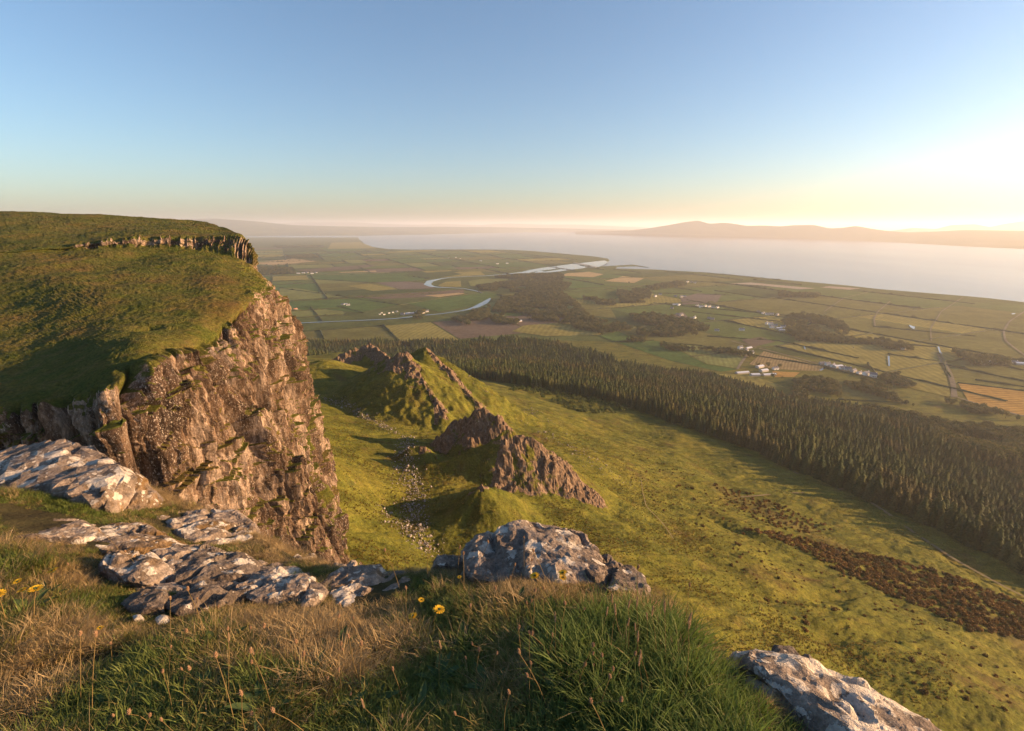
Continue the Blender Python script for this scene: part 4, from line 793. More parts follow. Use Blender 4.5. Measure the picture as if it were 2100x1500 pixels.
for a in [('long', 1522, 766, 0.25, 'long barn with wavy pale blue roof at the left of the farm'), ('barn', 1558, 754, 0.5, 'pale roofed shed at the back of the farm yard'), ('long', 1577, 770, 0.2, 'broad white roofed shed at the right of the farm'), ('barn', 1548, 771, 0.1, 'small grey shed in the middle of the farm'), ('barn', 1566, 762, 0.4, 'shed tucked behind the broad white roof'), ('house', 1590, 758, 0.3, 'white farmhouse under the stubble trees'), ('long', 1631, 605, 0.1, 'long white barn alone near the shore'), ('barn', 1352, 586, 0.2, 'long grey farm shed near the bright tan field'), ('long', 520, 507, 0.1, 'long pinkish shed far left beside the cliff edge'), ('red', 594, 635, 0.3, 'red roofed farmhouse beside the cliff edge'), ('red', 606, 636, 0.9, 'second red roofed building beside the cliff edge'), ('tall', 1518, 716, 0.3, 'tall white house at the lane corner above the stubble'), ('house', 1531, 721, 0.9, 'white cottage at the lane corner'), ('barn', 1535, 716, 0.5, 'grey barn behind the lane corner cottages'), ('house', 1540, 725, 0.2, 'low white house at the road junction')]: house(*a)
hr = random.Random(21)
CL = [('village house in the row along the lane behind the shelter belt', 'houses in the lane row', [(1686, 748), (1697, 750), (1708, 752), (1718, 754), (1728, 757), (1738, 759), (1750, 763), (1762, 767), (1776, 770), (1790, 773)], ['house', 'grey', 'tall', 'house', 'barn']),
    ('house in the cluster beneath the long line of trees', 'houses under the tree line', [(1812, 705), (1822, 709), (1828, 713), (1845, 714), (1852, 717), (1838, 711)], ['grey', 'house', 'barn']),
    ('house of the farm hamlet left of the brown wood', 'hamlet left of the brown wood', [(1572, 665), (1580, 667), (1590, 669), (1583, 673), (1597, 675), (1603, 679), (1606, 672)], ['house', 'barn', 'tall']),
    ('house of the hamlet above the brown wood', 'hamlet above the brown wood', [(1555, 641), (1565, 644), (1574, 646), (1583, 645), (1594, 647)], ['house', 'grey', 'house']),
    ('white house in the long row across the middle plain', 'row of houses in the middle plain', [(1384, 626), (1392, 627), (1430, 629), (1437, 631), (1446, 629), (1454, 630), (1462, 632), (1471, 632)], ['house', 'tall', 'barn', 'house']),
    ('cottage south of the long row on the plain', 'cottages below the long row', [(1378, 633), (1390, 646), (1418, 655), (1424, 653), (1454, 654), (1461, 656), (1397, 648)], ['house', 'grey']),
    ('house near the coast road by the square wood', 'houses by the coast road', [(1344, 609), (1354, 605), (1385, 609), (1397, 610), (1404, 609)], ['house', 'grey', 'tall']),
    ('house at the shore end of the plain', 'houses at the shore end', [(1375, 580), (1410, 579), (1418, 580), (1425, 581)], ['house']),
    ('building of the right-hand farm beyond the lane', 'right-hand farm', [(2005, 742), (2015, 746), (2030, 745), (2080, 745), (2092, 748)], ['grey', 'barn', 'house']),
    ('white caravan in a row on the river camp', 'caravans on the river camp', [(779, 645.5), (783, 642.5), (788, 646), (798, 643), (806, 641.5), (814, 640)], ['van']),
    ('building of the riverside camp under the trees', 'riverside camp buildings', [(836, 645), (846, 644), (857, 641), (866, 643), (875, 640), (826, 646)], ['grey', 'barn', 'house']),
    ('house of the small farm left of the river camp', 'small farm left of the camp', [(703, 626), (709, 625), (714, 627)], ['house', 'barn']),
    ('house of the hamlet by the dark far-left wood', 'hamlet by the far-left wood', [(612, 562), (622, 561), (630, 560), (648, 560), (640, 562)], ['house', 'barn']),
    ('house among the fields this side of the sea', 'houses near the left shore', [(920, 530), (935, 529), (944, 531), (1020, 542), (1040, 541), (986, 536)], ['house', 'barn']),
    ('building by the estate wood beside the forest', 'estate buildings by the forest', [(1040, 662), (1048, 660), (1058, 663), (1065, 660), (1066, 607), (1120, 612)], ['grey', 'barn', 'house']), ('white cottage behind the straggling wood', 'cottages by the straggling wood', [(1425, 676), (1470, 679), (1521, 678), (1400, 672)], ['house'])]
for lab, grp, pts, kinds in CL:
    for p in pts: house(hr.choice(kinds), p[0], p[1], hr.uniform(-0.5, 0.9), lab, grp, hr.uniform(0.9, 1.15))
a, b = FL(1176, 539.5), FL(1224, 549.5); br = empty('railway_bridge', (a[0], a[1], FLAT)); tag(br, 'low dark railway bridge across the river mouth', 'bridge'); L = math.hypot(b[0]-a[0], b[1]-a[1]); br.rotation_euler = (0, 0, math.atan2(b[1]-a[1], b[0]-a[0]))
V, Fc = boxv(0, L, -4, 4, 4.5, 6.5); obj('deck', pyme('deck', V, Fc), M_CONC, br)
V, Fc = boxv(-1.5, 1.5, -3.5, 3.5, -4, 4.5); pm = pyme('pier', V, Fc); pm.materials.append(M_CONC)
for k in range(14): o = bpy.data.objects.new('pier', pm); COL.objects.link(o); o.parent = br; o.location = (L*(k+0.5)/14, 0, 0)

# ------------------------------------------------------------------ bushes, gorse, boulders and scree on the slopes
GOR = [leaf_crown(1.0, 0.8, 0.55, 130, 0.27, 90+i, 4) for i in range(3)]; [g.materials.append(M_GOR) for g in GOR]
HAW = [leaf_crown(2.0, 1.7, 1.7, 170, 0.42, 95+i, 6) for i in range(3)]; [g.materials.append(M_HAW) for g in HAW]
def fill(poly, n, sp):
    q = [ground(*p)[:2] for p in poly]; xs = [p[0] for p in q]; ys = [p[1] for p in q]; X_ = rng.uniform(min(xs), max(xs), n*6); Y_ = rng.uniform(min(ys), max(ys), n*6); m = inpoly(X_, Y_, q); X_, Y_ = X_[m], Y_[m]
    keep = []; cell = {}
    for i in range(len(X_)):
        c = (int(X_[i]//sp), int(Y_[i]//sp))
        if any((X_[i]-u)**2+(Y_[i]-v)**2 < sp*sp for a in (-1, 0, 1) for b in (-1, 0, 1) for u, v in cell.get((c[0]+a, c[1]+b), ())): continue
        cell.setdefault(c, []).append((X_[i], Y_[i])); keep.append(i)
        if len(keep) >= n: break
    return X_[keep], Y_[keep]
gb = [fill([(1521, 1085), (1648, 1105), (1715, 1122), (1829, 1148), (1964, 1186), (2110, 1243), (2160, 1300), (2110, 1318), (1987, 1290), (1874, 1236), (1761, 1187), (1693, 1160), (1648, 1132), (1560, 1100)], 620, 1.7), fill([(1458, 992), (1540, 1010), (1602, 1038), (1715, 1085), (1640, 1095), (1580, 1085), (1512, 1044)], 170, 2.2), fill([(1300, 930), (1500, 1000), (1560, 1090), (1900, 1260), (2110, 1400), (2110, 1500), (1900, 1430), (1600, 1260), (1400, 1110), (1290, 1000)], 420, 2.0)]
bx = np.concatenate([g[0] for g in gb]); by = np.concatenate([g[1] for g in gb]); bs = np.concatenate([rng.uniform(0.9, 1.8, len(gb[0][0])), rng.uniform(0.6, 1.3, len(gb[1][0])), np.clip(rng.lognormal(-0.65, 0.35, len(gb[2][0])), 0.25, 1.3)]); bz = hill(bx, by, True)[0] - 0.2
o_ = np.argsort(-bs/np.hypot(bx, by)); br_ = rng.uniform(0, 6.28, len(bx)); bi = rng.integers(0, 3, len(bx)); keep = np.zeros(len(bx), bool)
visb = [i for i in o_ if abs(math.degrees(math.atan2(bx[i], by[i]))) < 45][:300]; keep[visb] = True
for i in visb: o = obj('gorse_bush', GOR[bi[i]], None, None, (bx[i], by[i], bz[i]), br_[i]); o.scale = (bs[i], bs[i], bs[i]*0.85); w_ = 0 if i < len(gb[0][0]) else 1 if i < len(gb[0][0])+len(gb[1][0]) else 2; tag(o, ('brown gorse bush in the thick band across the lower slope', 'brown bush in the looser patch above the gorse band', 'small dark bush alone on the open grass slope')[w_], 'bush', ('gorse bushes in the thick band', 'bushes in the looser patch', 'scattered bushes on the open slope')[w_])
rs = ~keep; scatter('gorse_thicket', np.c_[bx, by, bz][rs], np.c_[0*br_, 0*br_, br_][rs], bs[rs], bi[rs], [source('gorse_%d' % i, g.copy(), None) for i, g in enumerate(GOR)], 'mass of brown gorse on the lower slope', 'gorse')
hx, hy = fill([(1085, 795), (1150, 800), (1240, 822), (1300, 842), (1260, 850), (1210, 850), (1180, 845), (1140, 828), (1100, 812), (1040, 800)], 150, 3.6); hz_ = hill(hx, hy)
for i in range(len(hx)):
    s = rng.uniform(0.7, 1.6); o = obj('hawthorn_bush', HAW[i % 3], None, None, (hx[i], hy[i], hz_[i]-0.3), rng.uniform(0, 6.28)); o.scale = (s, s, s); tag(o, 'green hawthorn bush in the thicket below the forest edge', 'bush', 'hawthorns below the forest edge')
def stone_mesh(seed, sub=2):
    bm = bmesh.new(); bmesh.ops.create_icosphere(bm, subdivisions=sub, radius=1); r = np.random.default_rng(seed); co = np.array([v.co[:] for v in bm.verts]); 
    for _ in range(7):
        d = r.normal(size=3); d /= np.linalg.norm(d); k = co@d - r.uniform(0.45, 0.75); co -= np.where(k > 0, k, 0)[:, None]*d
    co *= np.array([1, r.uniform(0.6, 0.9), r.uniform(0.45, 0.75)])
    for v, c in zip(bm.verts, co): v.co = c
    me = bpy.data.meshes.new('stone'); bm.to_mesh(me); bm.free(); return me
def mat_stone():
    s = NT('scree stone'); return s.fin(s.mix(s.ramp(s.noise(s.pos(), 2.2, 4, 0.7), [(0.45, 0.0), (0.62, 0.8)]), s.mix(s.rand(), (0.085, 0.07, 0.06), (0.22, 0.19, 0.165)), (0.45, 0.41, 0.37)), 0.95, spec=0.1)
M_STONE = mat_stone(); STN = [stone_mesh(i, 1) for i in range(5)]; [s.materials.append(M_STONE) for s in STN]
sp_ = []
for line, wd, n_ in [([(880, 1130), (850, 1080), (845, 1040), (850, 1010), (835, 960), (832, 920), (838, 905)], 6, 1700), ([(860, 1100), (800, 1065), (790, 1050)], 5, 160), ([(800, 880), (760, 862), (720, 838), (690, 825), (655, 815)], 4, 600), ([(860, 890), (830, 900), (800, 880)], 4, 90), ([(1090, 870), (1150, 905), (1230, 960), (1300, 1000)], 14, 260), ([(1000, 800), (1080, 840), (1130, 870)], 18, 160)]:
    q = np.array([ground(*p)[:2] for p in line]); L = np.r_[0, np.cumsum(np.hypot(*np.diff(q, axis=0).T))]; u = rng.uniform(0, L[-1], n_); sp_.append(np.c_[np.interp(u, L, q[:, 0]) + rng.normal(0, wd*0.5, n_), np.interp(u, L, q[:, 1]) + rng.normal(0, wd*0.5, n_)])
sp_ = np.concatenate(sp_); k = len(sp_); sz = np.clip(rng.lognormal(-1.05, 0.5, k), 0.15, 1.3); zz = hill(sp_[:, 0], sp_[:, 1], True)[0] + sz*0.1
big = np.argsort(-sz)[:40]; msk = np.ones(k, bool); msk[big] = False; rot = rng.uniform(0, 6.28, (k, 3)); ii = rng.integers(0, 5, k)
for i in big: o = obj('boulder', STN[ii[i]], None, None, (sp_[i, 0], sp_[i, 1], zz[i]), rot[i, 2]); o.scale = (sz[i],)*3; tag(o, 'larger grey boulder lying in the valley scree', 'boulder', 'larger boulders in the valley scree')
scatter('scree', np.c_[sp_, zz][msk], rot[msk], sz[msk], ii[msk], [source('scree_stone_%d' % i, s.copy(), None) for i, s in enumerate(STN)], 'grey scree of tumbled stones on the valley floor', 'scree')

# rough tussocks over the open slopes
def tussock(seed):
    r = random.Random(seed); V, Fc = [], []
    for _ in range(16):
        a = r.uniform(0, 6.283); q = 0.16*r.random(); l = r.uniform(0.2, 0.5); h = r.uniform(0.22, 0.5); c, s = math.cos(a), math.sin(a); k = len(V); w_ = r.uniform(0.04, 0.08)
        V += [(c*q-s*w_, s*q+c*w_, -0.05), (c*q+s*w_, s*q-c*w_, -0.05), (c*(q+l*0.45)+s*w_*0.8, s*(q+l*0.45)-c*w_*0.8, h*0.8), (c*(q+l*0.45)-s*w_*0.8, s*(q+l*0.45)+c*w_*0.8, h*0.8), (c*(q+l), s*(q+l), h*0.75)]; Fc += [(k, k+1, k+2, k+3), (k+3, k+2, k+4)]
    return pyme('tussock', V, Fc)
M_TUS = mat_leaf('tussock grass', (0.12, 0.115, 0.022), (0.27, 0.20, 0.055), 0.5); TUS = [tussock(i) for i in range(4)]; [q.materials.append(M_TUS) for q in TUS]
NT_ = 120000; tr_ = 60*(420/60)**rng.random(NT_); ta = np.radians(rng.uniform(-24, 47, NT_)); tx_ = tr_*np.sin(ta); ty_ = tr_*np.cos(ta); den = fbm2(tx_/22, ty_/22, 4, 903)
k_ = (den + rng.normal(0, 0.22, NT_) > 0.16) & ~inpoly(tx_, ty_, FPOLY); tx_, ty_ = tx_[k_], ty_[k_]; th_, trk, _ = hill(tx_, ty_, True); k_ = trk < 0.35; tx_, ty_, th_ = tx_[k_], ty_[k_], th_[k_]; k = len(tx_)
scatter('tussock_grass', np.c_[tx_, ty_, th_], np.c_[rng.normal(0, 0.2, (k, 2)), rng.uniform(0, 6.28, k)], rng.uniform(0.4, 1.1, k), rng.integers(0, 4, k), [source('tussock_%d' % i, q, None) for i, q in enumerate(TUS)], 'rough grass tussocks all over the open hillside', 'grass')

# ------------------------------------------------------------------ foreground: turf ledge, boulders, grass and flowers
EDGE = [(-14, 9.5), (-9, 7.2), P(60, 960, 5.6)[:2], P(250, 1010, 5.5)[:2], P(330, 1035, 5.1)[:2], P(440, 1060, 4.6)[:2], P(540, 1090, 4.1)[:2], P(640, 1150, 3.55)[:2], P(740, 1172, 3.25)[:2], P(870, 1158, 3.1)[:2], P(950, 1150, 3.05)[:2], P(1100, 1140, 2.95)[:2], P(1250, 1165, 2.75)[:2], P(1340, 1205, 2.48)[:2], P(1440, 1265, 2.18)[:2], P(1500, 1325, 1.98)[:2], P(1570, 1395, 1.82)[:2], P(1680, 1470, 1.66)[:2], P(1760, 1560, 1.5)[:2], (1.6, 0.5), (2.2, -1.0)]
FG = [P(*a) for a in [(1050, 1500, 1.68), (500, 1500, 1.72), (0, 1500, 1.78), (-300, 1500, 1.8), (1400, 1500, 1.60), (1650, 1500, 1.60), (1100, 1150, 2.85), (1240, 1205, 2.6), (1400, 1270, 2.2), (1480, 1335, 2.0), (1330, 1350, 1.96), (1350, 1440, 1.78), (1200, 1360, 2.02), (1000, 1280, 2.32), (1000, 1210, 2.66),
    (1560, 1415, 1.8), (870, 1170, 2.98), (860, 1250, 2.50), (650, 1270, 2.52), (620, 1330, 2.22), (400, 1350, 2.10), (200, 1400, 2.0), (50, 1280, 2.35), (0, 1150, 2.85), (-150, 1120, 3.0), (100, 1060, 3.85), (160, 1000, 4.05), (60, 990, 4.1), (-100, 1000, 4.2), (330, 1060, 4.5), (480, 1110, 3.85), (600, 1160, 3.35), (520, 1150, 3.4), (250, 1180, 3.0), (200, 1250, 2.6), (740, 1180, 3.15), (130, 1130, 3.05), (400, 1280, 2.4), (300, 1290, 2.35), (800, 1400, 1.98), (1000, 1400, 1.92)]] + [(-4, 0, -1.55), (0, 0, -1.6), (0, -1.5, -1.6), (-4, -1.5, -1.5), (1.0, 0, -1.62), (1.2, -1.5, -1.7), (-9, 5, -3.2), (-9, 2, -2.0), (-5.6, 5.2, -2.95), (-4.6, 5.3, -2.9), (-7, 6, -3.6)]
FC = np.array(FG); FW = rbf_fit(FC, 0.12)
edge_in = [(p[0], p[1]) for p in EDGE] + [(2.2, -3), (-14, -3)]
def ledge(x, y, detail=True):
    x = np.asarray(x, float); y = np.asarray(y, float)
    z = rbf_eval(FC, FW, x, y, 0.12); d, _, _, _ = polyd(x, y, EDGE); ins = inpoly(x, y, edge_in); d = np.where(ins, -d, d)
    if detail: z = z + (0.030*fbm2(x/0.5, y/0.5, 3, 501) + 0.035*np.maximum(0, fbm2(x/0.22, y/0.22, 2, 507)))
    dd = np.maximum(0, d + 0.10 + 0.06*fbm2(x/0.4, y/0.4, 2, 511)); return z - 1.5*dd - 5.0*np.maximum(0, dd-0.18), d
gx_ = np.r_[np.linspace(-14, -3.5, 110), np.linspace(-3.45, 2.6, 300)]; gy_ = np.r_[np.linspace(-2.5, 0.8, 40), np.linspace(0.82, 5.6, 240), np.linspace(5.65, 10.5, 70)]
XX, YY = np.meshgrid(gx_, gy_); ZZ, DD = ledge(XX, YY); ZZ = np.maximum(ZZ, -9.0 - 2*np.maximum(0, DD))
def mat_soil():
    s = NT('peaty turf'); p = s.pos(); c = s.ramp(s.noise(p, 3.0, 5, 0.7), [(0.3, (0.030, 0.024, 0.014)), (0.55, (0.060, 0.052, 0.022)), (0.75, (0.095, 0.072, 0.034))])
    return s.fin(c, 1.0, s.noise(p, 25, 4, 0.7), 0.8, 0.02, 0.05)
M_SOIL = mat_soil()
tag(obj('turf_ledge', mesh_np('turf_ledge', np.stack([XX, YY, ZZ], -1).reshape(-1, 3), gridf(len(gy_), len(gx_))), M_SOIL), 'grassy cliff-top ledge in the foreground', kind='structure')

def mat_rock(name, seed, white, ochre, dark):
    s = NT(name); g = s.n('ShaderNodeNewGeometry'); p = g.outputs['Position']
    of = s.n('ShaderNodeVectorMath'); of.operation = 'ADD'; of.inputs[1].default_value = (seed*1.7, seed*2.3, seed*0.9); s.l(p, of.inputs[0]); p = of.outputs[0]
    n1 = s.noise(p, 5, 6, 0.7); n2_ = s.noise(p, 28, 5, 0.75)
    c = s.ramp(n1, [(0.3, (0.075*dark, 0.058*dark, 0.045*dark)), (0.5, (0.19*dark, 0.150*dark, 0.118*dark)), (0.7, (0.32*dark, 0.265*dark, 0.215*dark))])
    c = s.mix(0.8, c, s.ramp(n2_, [(0.3, 0.35), (0.55, 1.0), (0.75, 1.9)]), 'MULTIPLY')
    # lichen: rounded white crusts that sit on upward faces, ochre film on patches of its own
    wp = s.n('ShaderNodeTexNoise'); wp.inputs['Scale'].default_value = 9; wp.inputs['Detail'].default_value = 2; s.l(p, wp.inputs['Vector'])
    wv = s.n('ShaderNodeMix'); wv.data_type = 'VECTOR'; wv.inputs[0].default_value = 0.06; s.l(p, wv.inputs[4]); s.l(wp.outputs['Color'], wv.inputs[5])
    cell = s.voro(wv.outputs[1], 7.5, 'SMOOTH_F1'); cell2 = s.voro(wv.outputs[1], 19, 'F1'); msk = s.noise(p, 2.4, 3, 0.6)
    sepn = s.n('ShaderNodeSeparateXYZ'); s.l(g.outputs['Normal'], sepn.inputs[0]); upf = s.ramp(sepn.outputs['Z'], [(0.05, 0.0), (0.6, 1.0)])
    th = s.math('ADD', s.math('MULTIPLY', msk, 0.9), s.math('MULTIPLY', upf, 0.16)); th = s.math('ADD', th, s.math('MULTIPLY', s.math('SUBTRACT', s.noise(p, 38, 4, 0.75), 0.5), 0.55)); f1 = s.math('SUBTRACT', s.math('ADD', th, white), s.math('MULTIPLY', cell, 1.0)); f2 = s.math('SUBTRACT', s.math('ADD', th, white-0.06), s.math('MULTIPLY', cell2, 1.0))
    lw = s.math('MAXIMUM', s.ramp(f1, [(0.40, 0.0), (0.44, 1.0)]), s.ramp(f2, [(0.40, 0.0), (0.45, 0.9)]))
    oc = s.ramp(s.math('ADD', s.noise(p, 2.0, 4, 0.65), ochre), [(0.52, 0.0), (0.64, 0.85)])
    c = s.mix(oc, c, s.ramp(n2_, [(0.3, (0.10, 0.055, 0.018)), (0.7, (0.25, 0.15, 0.05))]))
    c = s.mix(lw, c, s.ramp(s.noise(p, 22, 3, 0.7), [(0.3, (0.34, 0.30, 0.25)), (0.7, (0.64, 0.58, 0.49))]))
    hb = s.math('ADD', s.math('ADD', s.noise(p, 9, 6, 0.75), s.math('MULTIPLY', s.noise(p, 45, 4, 0.8), 0.5)), s.math('MULTIPLY', lw, 0.15))
    return s.fin(c, 0.92, hb, 0.9, 0.045, 0.15)
RM = [mat_rock('lichened rock', 1, 0.10, -0.05, 1.25), mat_rock('ochre lichened rock', 2, 0.05, 0.09, 1.05), mat_rock('dark rock', 3, 0.0, -0.08, 0.8), mat_rock('white lichened slab', 4, 0.30, -0.10, 1.2), mat_rock('pale brown rock', 5, 0.07, -0.05, 1.3)]
ROCKS = []
def rock(name, pts, mat, label, cat='rock', down=0.5, back=0.25, rough=1.0, seed=0, bury=0.0):
    Q = [Vector(P(*p)) + Vector((0, 0, 0.02)) for p in pts]; c = sum(Q, Vector())/len(Q); bm = bmesh.new()
    for q in Q: bm.verts.new(q); bm.verts.new(Vector((c.x + (q.x-c.x)*0.92, c.y + (q.y-c.y)*0.92 + back, q.z - down)))
    bmesh.ops.convex_hull(bm, input=list(bm.verts)); bmesh.ops.delete(bm, geom=[v for v in bm.verts if not v.link_faces], context='VERTS')
    bmesh.ops.triangulate(bm, faces=list(bm.faces)); size = max((q-c).length for q in Q); lim = max(0.016, size*0.030)
    for _ in range(7):
        e = [x for x in bm.edges if x.calc_length() > lim*1.6]
        if not e or len(bm.verts) > 16000: break
        bmesh.ops.subdivide_edges(bm, edges=e, cuts=1); bmesh.ops.triangulate(bm, faces=list(bm.faces))
    for _ in range(1): bmesh.ops.smooth_vert(bm, verts=list(bm.verts), factor=0.5, use_axis_x=True, use_axis_y=True, use_axis_z=True)
    bm.normal_update(); co = np.array([v.co[:] for v in bm.verts]); no = np.array([v.normal[:] for v in bm.verts]); x, y, z = co.T; s = size
    zt = z + 0.35*x; rr_ = np.random.default_rng(900+seed); cc = np.array(c[:])
    for _ in range(9):
        dv = rr_.normal(size=3); dv[2] = abs(dv[2])*0.9; dv /= np.linalg.norm(dv); pr_ = (co-cc)@dv; lim_ = np.quantile(pr_, rr_.uniform(0.94, 0.99)); co = co - np.maximum(0, pr_-lim_)[:, None]*dv*0.8
    co = cc + (co-cc)*1.12; x, y, z = co.T
    d = 0.045*s*fbm3(x/(0.5*s), y/(0.5*s), z/(0.35*s), 3, 601+seed) + rough*(0.030*(np.round(fbm3(x/0.16, y/0.16, zt/0.07, 3, 611+seed, 0.6)*5)/5) + 0.010*fbm3(x/0.05, y/0.05, zt/0.03, 2, 615+seed) + 0.012*(1-np.abs(fbm3(x/0.16, y/0.16, z/0.16, 3, 621+seed))*2.2))
    crk = 1-np.abs(fbm3(x/0.33, y/0.33, zt/0.12, 2, 631+seed)); d = d - rough*0.045*np.clip((crk-0.90)/0.10, 0, 1)
    co = co + no*d[:, None]
    for v, q in zip(bm.verts, co): v.co = q
    me = bpy.data.meshes.new(name); bm.to_mesh(me); bm.free(); o = obj(name, me, mat); tag(o, label, cat); ROCKS.append(([(q.x, q.y) for q in Q], o)); return o
rock('boulder', [(-160, 955, 5.0), (0, 938, 5.0), (60, 920, 5.0), (130, 913, 4.95), (200, 926, 4.8), (262, 945, 4.6), (278, 968, 4.4), (240, 1035, 4.05), (250, 1085, 4.05), (-150, 1030, 4.15), (0, 1020, 4.15), (110, 1000, 4.15), (215, 1010, 4.1)], RM[0], 'big layered grey slab boulder at the left edge', 'boulder', 0.6, seed=1)
rock('rock', [(262, 975, 4.55), (285, 980, 4.5), (300, 990, 4.5), (322, 1040, 4.4), (325, 1062, 4.35), (240, 1072, 4.05), (255, 1010, 4.15)], RM[1], 'ochre lichened block at the right end of the big slab boulder', 'rock', 0.5, seed=2)
rock('rock', [(-30, 1078, 3.8), (30, 1066, 3.85), (90, 1062, 3.85), (150, 1068, 3.8), (200, 1072, 3.75), (170, 1128, 3.1), (90, 1112, 3.15), (0, 1098, 3.25)], RM[0], 'long low grey rock at the left behind the grass', 'rock', 0.5, seed=3)
rock('rock', [(150, 1100, 3.6), (200, 1079, 3.75), (280, 1076, 3.75), (305, 1088, 3.6), (348, 1120, 3.4), (342, 1142, 3.28), (240, 1148, 3.1), (165, 1135, 3.12), (160, 1115, 3.3)], RM[1], 'flat topped rock with an ochre right face beside the long low rock', 'rock', 0.35, seed=4)
rock('rock', [(285, 1078, 3.95), (340, 1062, 4.25), (400, 1054, 4.35), (470, 1054, 4.35), (512, 1080, 4.1), (500, 1120, 3.7), (450, 1138, 3.55), (380, 1130, 3.55), (320, 1105, 3.7)], RM[0], 'broad slab with white lichen spots in front of the cliff', 'rock', 0.5, seed=5)
rock('rock', [(200, 1155, 3.0), (236, 1137, 3.02), (262, 1150, 2.98), (298, 1150, 3.0), (312, 1141, 3.05), (346, 1172, 2.93), (300, 1196, 2.82), (240, 1194, 2.82), (205, 1168, 2.88)], RM[4], 'small peaked pale rock in the grass below the ochre faced rock', 'rock', 0.3, 0.12, 0.8, seed=6)
rock('rock', [(325, 1188, 3.0), (370, 1140, 3.25), (420, 1130, 3.35), (470, 1145, 3.32), (512, 1160, 3.2), (542, 1182, 3.0), (480, 1210, 2.82), (400, 1216, 2.78), (340, 1210, 2.82)], RM[2], 'dark rounded boulder in the middle of the rock group', 'rock', 0.4, seed=7)
rock('rock_shelf', [(190, 1150, 3.15), (330, 1120, 3.5), (560, 1160, 3.3), (640, 1200, 2.95), (560, 1215, 2.85), (340, 1222, 2.78), (215, 1200, 2.85)], RM[0], 'low broken rock shelf between the boulders of the group', 'rock', 0.4, 0.1, seed=31)
rock('rock', [(250, 1238, 2.62), (288, 1216, 2.68), (322, 1209, 2.68), (337, 1222, 2.62), (332, 1262, 2.48), (268, 1260, 2.48)], RM[2], 'small dark block with one sunlit right face', 'rock', 0.25, 0.1, 0.7, seed=8)
rock('rock', [(336, 1243, 2.62), (370, 1212, 2.74), (420, 1213, 2.76), (480, 1200, 2.84), (520, 1190, 2.88), (505, 1228, 2.65), (430, 1245, 2.56), (380, 1262, 2.48)], RM[2], 'low dark rock right of the small dark block', 'rock', 0.3, 0.12, seed=9)
rock('rock', [(490, 1218, 2.76), (520, 1192, 2.92), (570, 1175, 2.98), (605, 1177, 2.98), (638, 1195, 2.86), (600, 1235, 2.62), (540, 1240, 2.62)], RM[0], 'pointed grey rock with white lichen in the middle of the ledge', 'rock', 0.35, 0.12, seed=10)
rock('rock', [(595, 1210, 2.8), (630, 1190, 2.85), (655, 1200, 2.8), (668, 1220, 2.72), (662, 1254, 2.58), (605, 1240, 2.6)], RM[4], 'broken pale rock between the pointed rock and the brown boulder', 'rock', 0.3, 0.1, seed=11)
rock('boulder', [(655, 1218, 2.8), (690, 1182, 3.0), (730, 1166, 3.08), (780, 1168, 3.08), (820, 1182, 3.0), (868, 1212, 2.86), (845, 1240, 2.68), (780, 1266, 2.56), (720, 1270, 2.54), (668, 1258, 2.6)], RM[4], 'brown domed boulder with white lichen right of the rock group', 'boulder', 0.4, 0.15, seed=12)
rock('rock', [(566, 1152, 3.5), (590, 1138, 3.6), (640, 1142, 3.6), (656, 1165, 3.4), (600, 1176, 3.3)], RM[0], 'small speckled rock at the brink behind the pointed rock', 'rock', 0.4, 0.1, seed=13)
rock('rock', [(672, 1166, 3.4), (698, 1156, 3.5), (726, 1160, 3.5), (718, 1178, 3.25)], RM[4], 'small pale stone at the brink behind the domed boulder', 'rock', 0.3, 0.1, seed=14)
rock('boulder', [(950, 1148, 2.95), (975, 1112, 3.1), (1018, 1072, 3.2), (1048, 1064, 3.2), (1095, 1076, 3.2), (1140, 1092, 3.18), (1180, 1100, 3.15), (1212, 1132, 3.05), (1225, 1165, 2.8), (1180, 1215, 2.55), (1050, 1195, 2.65), (955, 1172, 2.8)], RM[0], 'large grey boulder with white lichen on the brink at centre', 'boulder', 0.5, 0.2, seed=15)
rock('rock', [(1190, 1140, 3.0), (1215, 1136, 3.02), (1250, 1160, 2.9), (1312, 1186, 2.74), (1328, 1214, 2.55), (1220, 1212, 2.55), (1195, 1180, 2.7)], RM[2], 'low dark rock at the right foot of the large boulder', 'rock', 0.35, 0.1, seed=16)
rock('rock', [(882, 1162, 3.02), (910, 1146, 3.1), (945, 1143, 3.1), (952, 1168, 2.92)], RM[4], 'small stone at the left foot of the large boulder', 'rock', 0.25, 0.1, seed=17)
rock('rock', [(1500, 1335, 2.02), (1570, 1332, 2.02), (1640, 1345, 1.98), (1700, 1368, 1.92), (1760, 1398, 1.86), (1830, 1440, 1.79), (1880, 1475, 1.74), (1930, 1520, 1.68), (1800, 1580, 1.45), (1660, 1480, 1.6), (1580, 1410, 1.72), (1530, 1360, 1.85)], RM[3], 'sloping slab blotched with white lichen at bottom right', 'rock', 0.5, 0.1, 0.8, seed=18)
rock('rock', [(1585, 1352, 2.02), (1602, 1336, 2.06), (1635, 1334, 2.06), (1668, 1352, 2.01), (1698, 1370, 1.96), (1640, 1385, 1.88)], RM[2], 'dark lump on the upper end of the lichened slab', 'rock', 0.3, 0.1, 0.8, seed=19)
rock('stone', [(320, 1276, 2.46), (332, 1266, 2.48), (344, 1270, 2.46), (342, 1282, 2.42), (324, 1286, 2.4)], RM[3], 'small white stone in the grass below the dark block', 'stone', 0.08, 0.03, 0.25, seed=20)
rock('stone', [(270, 1268, 2.46), (290, 1262, 2.47), (294, 1274, 2.42), (275, 1278, 2.4)], RM[3], 'flat pale stone just left of the small white stone', 'stone', 0.08, 0.03, 0.25, seed=21)

